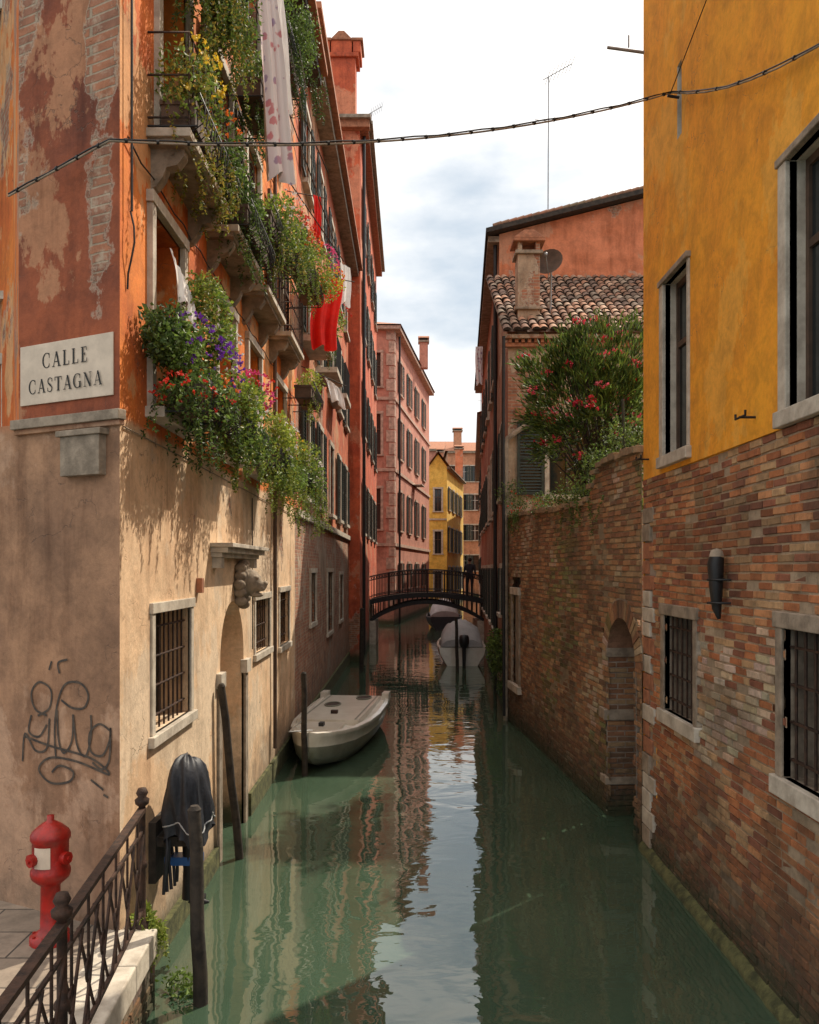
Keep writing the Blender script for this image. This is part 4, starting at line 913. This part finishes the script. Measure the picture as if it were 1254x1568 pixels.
# ================================================================ PERSON
PR=root('person_on_bridge')
def skin(name,verts,edges,rad,mat,loc,rot=0):
    me=bpy.data.meshes.new(name); me.from_pydata(verts,edges,[]); me.materials.append(mat)
    o=bpy.data.objects.new(name,me); bpy.context.collection.objects.link(o); o.parent=PR; o.location=loc; o.rotation_euler=(0,0,rot)
    o.modifiers.new('Skin','SKIN'); 
    if not me.skin_vertices: 
        bpy.context.view_layer.objects.active=o; o.select_set(True); bpy.ops.mesh.customdata_skin_add() ; 
    for i,r in enumerate(rad): me.skin_vertices[0].data[i].radius=r if isinstance(r,tuple) else (r,r)
    me.skin_vertices[0].data[0].use_root=True
    s=o.modifiers.new('Sub','SUBSURF'); s.levels=2; s.render_levels=2; return o
try:
    loc=(2.66,37.5,dk(2.66)-.05)
    vs=[(0,0,.95),(0,0,1.15),(0,.0,1.38),(0,0,1.47),(.10,0,.88),(.11,.02,.48),(.12,-.0,.08),(.12,-.14,.04),(-.10,0,.88),(-.11,.04,.48),(-.12,.06,.08),(-.12,-.08,.04),
        (.2,0,1.40),(.25,.02,1.12),(.24,-.14,.95),(-.2,0,1.40),(-.25,.02,1.12),(-.22,-.16,.98)]
    es=[(0,1),(1,2),(2,3),(0,4),(4,5),(5,6),(6,7),(0,8),(8,9),(9,10),(10,11),(2,12),(12,13),(13,14),(2,15),(15,16),(16,17)]
    rd=[(.15,.11),(.14,.10),(.17,.11),(.06,.06),.09,.06,.045,.04,.09,.06,.045,.04,.065,.048,.035,.065,.048,.035]
    skin('body',vs,es,rd,M['navy'],loc,math.radians(160))
    hx_,hy_,hz_=loc
    h=blob_object('head',[((hx_,hy_,hz_+1.63),(.075,.095,.115)),((hx_,hy_+.08,hz_+1.60),(.02,.03,.025)),((hx_,hy_,hz_+1.52),(.05,.055,.08)),((hx_-.08,hy_,hz_+1.62),(.015,.025,.035)),((hx_+.08,hy_,hz_+1.62),(.015,.025,.035))],M['skin'],PR,.012)
    h=blob_object('hair',[((hx_,hy_-.025,hz_+1.66),(.087,.095,.105))],M['hair'],PR,.012)
    for sx in (-1,1):
        mbh=MB(); c=V((hx_+sx*.22,hy_+.17,hz_+.95)); mbh.tube([c,c+V((0,.03,-.07))],[.03,.035],M['skin'],8)
        for k in range(4): q=c+V(((k-1.5)*.017,.03,-.07)); mbh.tube([q,q+V((0,.01,-.04)),q+V((0,.03,-.065+.006*abs(k-1.5)))],[.009,.008,.006],M['skin'],6)
        mbh.tube([c+V((-sx*.03,.02,-.03)),c+V((-sx*.05,.04,-.07))],[.01,.008],M['skin'],6); mbh.build('hand',PR)
except Exception as e: print('PERSON',e)

# ================================================================ CABLE
CB=root('overhead_cable'); mb=MB()
pts=[]
A=V((-3.17,6.71,6.24)); B=V((-2.19,6.20,6.42)); C=V((2.68,8.66,8.15)); D=V((2.70,5.7,6.78)); E=V((2.70,3.5,6.0))
for t in range(5): pts.append(A.lerp(B,t/5))
for t in range(25):
    q=t/24; p=B.lerp(C,q); p.z-=.42*4*q*(1-q)*.5; pts.append(p)
for t in range(1,7):
    q=t/6; p=C.lerp(D,q); p.z-=.1*4*q*(1-q); pts.append(p)
pts.append(E)
mb.tube(pts,.008,M['stoned'],6); mb.tube([p+V((0,0,.018+.006*math.sin(i*2.1))) for i,p in enumerate(pts)],.0065,M['black'],6)
for i in range(len(pts)-1):
    p=pts[i].lerp(pts[i+1],.5); d=(pts[i+1]-pts[i]).normalized(); mb.tube([p-d*.010+V((0,0,.008)),p+d*.010+V((0,0,.008))],.018,M['black'],7)
mb.build('cable',CB)

# ================================================================ WINDOW BOXES
def planter(name,ya,yb,zb,x=-1.98,dep=.28,h=.2,blobs=(),fl=(),strands=(),box=True):
    r=root(name); mb=MB()
    if box:
        mb.box(x,x+dep,ya,yb,zb,zb+h,M['brownsh']); mb.box(x-.01,x+dep+.01,ya-.01,yb+.01,zb+h-.03,zb+h+.01,M['brownsh'])
        for s in (ya-.03,(ya+yb)/2,yb+.03): mb.tube([(-2.15,s,zb-.02),(x+dep+.03,s,zb-.02),(x+dep+.03,s,zb+.1)],.01,M['black'],5)
        n=int((yb-ya)/.08)
        for k in range(n):
            y=ya+(yb-ya)*k/max(1,n-1); mb.tube([(x+dep-.02,y,zb-.05),(x+dep+.07,y,zb+.02),(x+dep+.09,y,zb+.15),(x+dep+.04,y,zb+.27)],.006,M['black'],4)
        mb.build('box',r)
    mb=MB()
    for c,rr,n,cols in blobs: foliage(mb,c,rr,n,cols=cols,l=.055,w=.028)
    for c,rr,n,col in fl: flowers(mb,c,rr,n,col,out=V((.7,-.5,.1)))
    for p,L,cols in strands: strand(mb,p,L,int(L/.03),cols)
    mb.build('plants',r)
PUR=(.20,.04,.45); PNK=(.75,.08,.28); RD=(.7,.04,.02); ORG=(.85,.2,.03); WH=(.8,.75,.75); YL=(.85,.6,.05)
DRY=[(.36,.27,.05),(.25,.25,.05),(.16,.21,.03)]
def ST(n,xa,xb,ya,yb,z,L,cols): return [((U(xa,xb),U(ya,yb),z),L*U(.5,1.2),cols) for _ in range(n)]
planter('window_box_plants',6.95,8.1,4.6,blobs=[((-1.93,7.1,5.05),(.22,.5,.45),2000,G_mid),((-1.82,7.75,5.4),(.22,.5,.55),1900,G_lime+G_mid),((-1.82,7.4,4.75),(.3,.75,.28),2400,G_dark+G_mid),((-1.97,6.8,5.2),(.16,.3,.4),900,G_dark)],
  fl=[((-1.85,7.25,5.2),(.24,.45,.25),60,PUR),((-1.72,7.6,5.05),(.22,.35,.3),50,PUR),((-1.85,6.95,4.75),(.25,.4,.12),40,RD),((-1.8,7.3,4.7),(.3,.5,.12),15,RD),((-1.8,7.4,4.85),(.3,.5,.12),18,ORG),((-1.75,7.9,5.35),(.2,.3,.2),25,WH)],
  strands=ST(44,-2.05,-1.6,6.65,8.2,4.75,.5,G_mid+G_dark)+ST(20,-2.0,-1.7,7.3,8.1,5.9,.5,DRY+G_lime))
planter('window_box_plants.001',8.5,9.9,4.6,blobs=[((-1.75,8.6,4.95),(.25,.6,.35),1500,G_mid+G_lime),((-1.8,9.4,5.0),(.25,.6,.4),1500,G_mid),((-1.7,9,4.6),(.28,.8,.22),1200,G_dark+G_mid)],
  fl=[((-1.7,9.2,5.2),(.22,.5,.22),70,PNK),((-1.7,9.6,5.3),(.2,.3,.2),22,RD),((-1.68,8.8,4.9),(.2,.5,.2),20,WH)],strands=ST(32,-1.95,-1.5,8.3,10,4.65,.5,G_lime+G_mid))
planter('window_box_plants.002',10.6,12.2,4.6,blobs=[((-1.72,10.9,4.95),(.25,.6,.35),1300,G_lime),((-1.72,11.8,4.9),(.28,.7,.4),1500,G_mid+G_lime),((-1.65,11.4,4.55),(.28,.8,.25),1100,G_mid)],
  fl=[((-1.65,11.2,5.0),(.2,.6,.25),25,WH),((-1.65,11.6,5.0),(.2,.6,.2),15,YL)],strands=ST(34,-1.95,-1.45,10.4,12.3,4.6,.55,G_lime))
planter('window_box_plants.003',13.2,14.6,4.6,blobs=[((-1.65,13.4,4.9),(.32,.7,.4),1300,G_lime+G_mid),((-1.65,14.2,4.8),(.3,.6,.35),1000,G_mid)],fl=[((-1.6,13.7,4.9),(.2,.6,.2),18,WH)],strands=ST(34,-1.95,-1.4,13,14.7,4.6,.7,G_lime+G_mid))
planter('balcony_plants',7.0,8.4,6.95,x=-2.05,blobs=[((-1.88,7.3,7.35),(.25,.5,.5),1500,G_mid+DRY),((-1.85,8.2,7.3),(.28,.5,.45),1400,G_dark+G_mid)],fl=[((-1.8,7.3,7.5),(.2,.4,.3),40,YL),((-1.8,8,7.4),(.2,.3,.2),20,ORG)],strands=ST(60,-2.0,-1.65,6.9,8.5,7.1,.5,DRY))
planter('balcony_plants.001',9.0,10.3,6.95,x=-2.0,blobs=[((-1.85,9.2,7.25),(.26,.5,.38),1500,G_dark+G_mid),((-1.85,9.9,7.3),(.26,.4,.33),1000,G_mid)],strands=ST(30,-1.98,-1.65,8.9,10.3,7.1,.5,G_dark+G_mid))
planter('balcony_plants.002',11.6,12.8,7.7,x=-1.95,blobs=[((-1.7,11.8,8.0),(.3,.5,.3),900,G_dark+G_mid),((-1.6,12.6,8.0),(.3,.5,.3),900,G_mid+G_lime)],fl=[((-1.6,12.3,8.15),(.25,.6,.2),80,RD),((-1.55,12.6,8.1),(.25,.4,.2),40,ORG)],strands=ST(18,-1.85,-1.4,11.5,13,7.8,.4,G_mid))
planter('balcony_plants.003',13.6,15.2,8.0,x=-1.9,blobs=[((-1.6,14,8.3),(.35,.6,.3),1000,G_mid+G_lime),((-1.5,14.9,8.25),(.35,.5,.3),900,G_lime)],fl=[((-1.5,14.4,8.5),(.3,.7,.2),70,PNK),((-1.45,14.9,8.4),(.3,.4,.2),50,ORG),((-1.45,14.7,8.35),(.3,.5,.2),40,YL)],strands=ST(16,-1.8,-1.3,13.6,15.2,8.1,.4,G_lime))
planter('balcony_plants.004',7.3,8.6,8.7,x=-2.0,blobs=[((-1.78,7.7,9.0),(.3,.7,.5),2000,G_dark+G_mid),((-1.75,8.3,8.8),(.3,.5,.45),1400,G_mid)],strands=ST(70,-1.98,-1.55,7.2,8.6,8.75,.8,DRY+G_mid))
planter('balcony_plants.005',9.7,10.6,8.7,x=-1.98,blobs=[((-1.78,10.1,9.0),(.3,.5,.33),1300,G_dark+G_mid)],strands=ST(26,-1.95,-1.6,9.7,10.6,8.75,.55,G_dark+G_mid))
planter('balcony_plants.006',11.4,12.8,10.4,x=-1.95,blobs=[((-1.62,12.0,10.8),(.38,.7,.45),2000,G_dark+G_mid)],strands=ST(34,-1.9,-1.3,11.4,12.8,10.5,.6,G_dark))
planter('balcony_plants.007',14.4,15.6,6.2,x=-1.95,blobs=[((-1.75,15,6.5),(.28,.5,.3),800,G_lime)],strands=ST(14,-1.8,-1.5,14.4,15.6,6.3,.4,G_lime))
planter('balcony_plants.008',10.2,11.4,7.4,x=-1.95,blobs=[((-1.65,10.9,7.7),(.32,.5,.4),1300,G_mid+G_lime)],fl=[((-1.6,10.9,7.8),(.3,.5,.3),30,WH)],strands=ST(26,-1.9,-1.4,10.2,11.5,7.5,.6,G_mid+DRY))
planter('balcony_plants.009',17.0,18.3,8.0,x=-1.95,blobs=[((-1.6,17.6,8.4),(.3,.7,.35),900,G_mid+G_lime)],fl=[((-1.5,17.6,8.6),(.3,.6,.2),40,RD)],strands=ST(16,-1.8,-1.5,17,18.3,8.1,.5,G_mid))
planter('shrub_clump',0,0,0,box=False,blobs=[((-1.93,6.42,.62),(.16,.14,.13),600,G_lime),((-1.8,6.6,.05),(.2,.2,.1),150,G_mid)],strands=ST(14,-2.0,-1.8,6.3,6.45,.66,.3,G_lime))

def cloth(name,p0,p1,drop,mat,nu=24,nv=30,amp=.05,ph=0,taper=0,skew=V((0,0,0))):
    r=root(name); mb=MB(); p0=V(p0);p1=V(p1); d=(p1-p0); nrm=d.cross(V((0,0,1))).normalized(); rows=[]
    for j in range(nv+1):
        v=j/nv; row=[]
        for i in range(nu+1):
            u=i/nu; uu=.5+(u-.5)*(1-taper*v)
            row.append(p0+d*uu+V((0,0,-drop*v-.05*math.sin(u*9+ph)*v))+nrm*(amp*(.4+v)*math.sin(u*14+ph+v*1.5)+amp*.5*math.sin(u*31+ph*2+v*3))+skew*v+d*.06*math.sin(v*5+ph))
        rows.append(row)
    mb.grid(rows,mat); mb.build('fabric',r); return r
cloth('hanging_sheet',(-1.66,8.85,9.9),(-1.50,9.0,9.9),2.5,M['floral'],amp=.05,skew=V((.22,0,0)),taper=-.6)
cloth('hanging_white_cloth',(-1.55,9.3,9.9),(-1.45,9.5,9.9),1.5,M['cloth_w'],amp=.03,skew=V((.12,0,0)))
cloth('red_hanging_cloth',(-1.85,15.7,8.75),(-1.3,16.0,8.75),1.35,M['cloth_red'],amp=.07,ph=1,taper=.15)
cloth('white_towel',(-1.32,16.1,9.1),(-1.15,16.4,9.1),.75,M['cloth_w'],amp=.02)
cloth('red_hanging_cloth.001',(-1.7,15,9.9),(-1.58,15.1,9.9),.7,M['cloth_red'],amp=.02)
cloth('white_towel.001',(-1.75,17.2,7.2),(-1.45,17.4,7.0),.45,M['cloth_w'],amp=.04,skew=V((.15,0,0)))
cloth('white_towel.002',(-2.02,7.15,6.0),(-1.90,7.35,5.7),.35,M['cloth_w'],amp=.02,skew=V((.06,.0,0)))
cloth('pink_towel',(2.55,29.5,11.0),(2.3,29.5,11.0),1.3,M['floral'],amp=.04)
LN_=root('laundry_lines'); mb=MB()
for (a,b) in (((-2.15,8.8,9.92),(-1.4,9.1,9.92)),((-2.15,9.2,9.92),(-1.4,9.55,9.92)),((-2.15,15.6,8.76),(-1.05,16.2,8.76)),((-2.15,14.9,9.92),(-1.5,15.2,9.92)),((-2.15,11.5,9.3),(-1.2,15.5,8.9)),((-2.15,10.5,10.8),(-1.3,13.5,9.6)),((-2.15,12,11),(-1.4,16,9.4)),((-2.15,16.8,7.3),(-1.3,17.5,7.05))): mb.tube([a,b],.010,M['wood'],5)
for k in range(6): mb.tube([(-1.95+k*.11,10.8,9.9),(-1.95+k*.11,15.5,9.2)],.004,M['alu'],4)
mb.build('poles',LN_)
CG=root('balcony_ironwork'); mb=MB()
for o in f2:
    a,b=o[0]-.28,o[1]+.28
    for z in (7.0,7.35,7.7): mb.tube([FL.P(a,z,0),FL.P(a,z,.34),FL.P(b,z,.34),FL.P(b,z,0)],.01,M['iron'],5)
    for k in range(12): u=a+(b-a)*k/11; mb.tube([FL.P(u,6.9,.34),FL.P(u,7.7,.34)],.007,M['iron'],4)
mb.build('rails',CG)

# ================================================================ OLEANDER etc
OL=root('oleander_bush'); mb=MB(); tips=[]
base=V((3.35,14.3,3.6))
for i in range(185):
    d=rdir(.3); r=(.55+.45*R()); c=V((3.12,14.2,5.85)); q=nz(d.x*1.6,d.y*1.6,d.z*1.6)
    tip=c+V((d.x*1.2,d.y*1.2,d.z*1.45))*r*(1+.6*q)
    if tip.x<2.25 and tip.z<4.9: continue
    tips.append(tip)
    if i%3==0:
        m=base.lerp(tip,.5)+V((0,0,.3)); mb.tube([base+V((U(-.2,.2),U(-.2,.2),0)),m,tip],[.03,.018,.006],M['wood'],5)
for tip in tips:
    g0=U(.8,1.6)
    for k in range(62):
        p=tip+rdir()*.28*R(); d=(p-V((3.12,14.2,5.5))).normalized()+rdir()*.7; d.z+=.25; d.normalize(); g=g0*U(.7,1.2)
        leaf(mb,p,d,U(.11,.19),U(.020,.030),tuple(x*g for x in random.choice(G_dark+G_mid)))
    if R()<.36: flowers(mb,tip+V((-.08,-.14,.13)),(.085,.085,.06),9,random.choice([(.80,.08,.14),(.85,.16,.24),(.7,.03,.07)]),.042)
mb.build('branches_leaves',OL)
o=root('wall_top_plants'); mb=MB()
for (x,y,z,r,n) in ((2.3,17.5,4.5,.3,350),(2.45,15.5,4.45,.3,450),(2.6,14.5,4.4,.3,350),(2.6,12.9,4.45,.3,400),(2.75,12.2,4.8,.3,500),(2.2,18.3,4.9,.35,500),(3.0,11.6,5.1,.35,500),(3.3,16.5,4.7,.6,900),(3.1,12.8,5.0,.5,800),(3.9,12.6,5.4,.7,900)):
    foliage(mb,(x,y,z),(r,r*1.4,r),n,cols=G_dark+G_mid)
for k in range(26): strand(mb,(U(2.1,2.3),U(16.8,18.5),4.45),U(.2,.5),12,G_mid)
for k in range(16): strand(mb,(U(2.4,2.6),U(11,15),4.3),U(.2,.6),14,G_mid)
for k in range(8): flowers(mb,(U(2.1,2.4),U(17,18.5),U(4.5,4.9)),(.1,.1,.1),2,RD)
mb.build('leaves',o)
o=root('wall_ivy'); mb=MB(); foliage(mb,(2.1,20.5,1.3),(.22,1.1,.55),1500,cols=G_dark+G_mid,l=.08,w=.05); foliage(mb,(2.12,19.2,.7),(.15,.6,.4),500,cols=G_dark,l=.07,w=.05)
for k in range(20): strand(mb,(2.08,U(19.4,21.5),1.3),U(.5,1.1),20,G_dark)
mb.build('leaves',o)
o=root('garden_stake'); mb=MB(); mb.tube([(2.95,11.6,4.4),(2.9,11.55,5.6)],.02,M['green'],6); mb.build('stake',o)

NB=root('calle_neighbour_house'); FNb=Fr((-9,9.6),(-4.3,9.6)); mb=MB()
facade(mb,FNb,FNb.L,-1,13,[(3.2,4.5,6.4,9.6),(3.4,4.4,4.0,5.6)],M['brown']); mb.build('walls',NB); mb=MB(); window(mb,FNb,(3.2,4.5,6.4,9.6),'casement'); window(mb,FNb,(3.4,4.4,4.0,5.6),'x')
mb.build('windows',NB)

# ================================================================ WORLD, SUN, CAMERA
sdir=V((1,1.0,1.75)).normalized(); el=math.asin(sdir.z); az=math.atan2(sdir.x,sdir.y)
w=bpy.data.worlds.new('World'); bpy.context.scene.world=w; w.use_nodes=True; nt=w.node_tree; bg=nt.nodes['Background']
sky=nt.nodes.new('ShaderNodeTexSky'); sky.sky_type='NISHITA'; sky.sun_disc=False; sky.sun_elevation=el; sky.sun_rotation=az; sky.dust_density=2.5; sky.air_density=1.2
tc=nt.nodes.new('ShaderNodeTexCoord'); mp=nt.nodes.new('ShaderNodeMapping'); mp.inputs['Scale'].default_value=(1,1,2.4); nt.links.new(tc.outputs['Generated'],mp.inputs[0])
no=nt.nodes.new('ShaderNodeTexNoise'); no.inputs['Scale'].default_value=3.0; no.inputs['Detail'].default_value=7; no.inputs['Roughness'].default_value=.52; nt.links.new(mp.outputs[0],no.inputs['Vector'])
sp_=nt.nodes.new('ShaderNodeSeparateXYZ'); nt.links.new(tc.outputs['Generated'],sp_.inputs[0])
ad=nt.nodes.new('ShaderNodeMath'); ad.operation='MULTIPLY_ADD'; nt.links.new(sp_.outputs[2],ad.inputs[0]); ad.inputs[1].default_value=.75; nt.links.new(no.outputs['Fac'],ad.inputs[2])
mr=nt.nodes.new('ShaderNodeMapRange'); mr.interpolation_type='SMOOTHSTEP'; nt.links.new(ad.outputs[0],mr.inputs[0]); mr.inputs[1].default_value=.52; mr.inputs[2].default_value=.90
cm=nt.nodes.new('ShaderNodeMix'); cm.data_type='RGBA'; nt.links.new(mr.outputs[0],cm.inputs[0]); cm.inputs[6].default_value=(4.7,5.6,6.5,1); cm.inputs[7].default_value=(13.2,12.5,11.6,1)
mx=nt.nodes.new('ShaderNodeMix'); mx.data_type='RGBA'; mx.inputs[0].default_value=.88; nt.links.new(sky.outputs[0],mx.inputs[6]); nt.links.new(cm.outputs[2],mx.inputs[7])
nt.links.new(mx.outputs[2],bg.inputs[0]); bg.inputs[1].default_value=.125
sl=bpy.data.lights.new('sun','SUN'); sl.energy=5.0; sl.angle=math.radians(.6); sl.color=(1,.89,.72); so=bpy.data.objects.new('sun',sl); bpy.context.collection.objects.link(so)
so.rotation_euler=sdir.to_track_quat('Z','Y').to_euler(); so.location=(20,20,40)
cam=bpy.data.cameras.new('camera'); co=bpy.data.objects.new('camera',cam); bpy.context.collection.objects.link(co); co.location=(0,0,3.3); co.rotation_euler=(math.radians(90),0,0)
cam.sensor_fit='VERTICAL'; cam.sensor_height=36; cam.lens=36*1300/1568; cam.shift_y=86/1568; cam.clip_end=1500; cam.clip_start=.05
sc=bpy.context.scene; sc.camera=co; sc.view_settings.view_transform='Standard'; sc.view_settings.look='None'; sc.view_settings.exposure=0
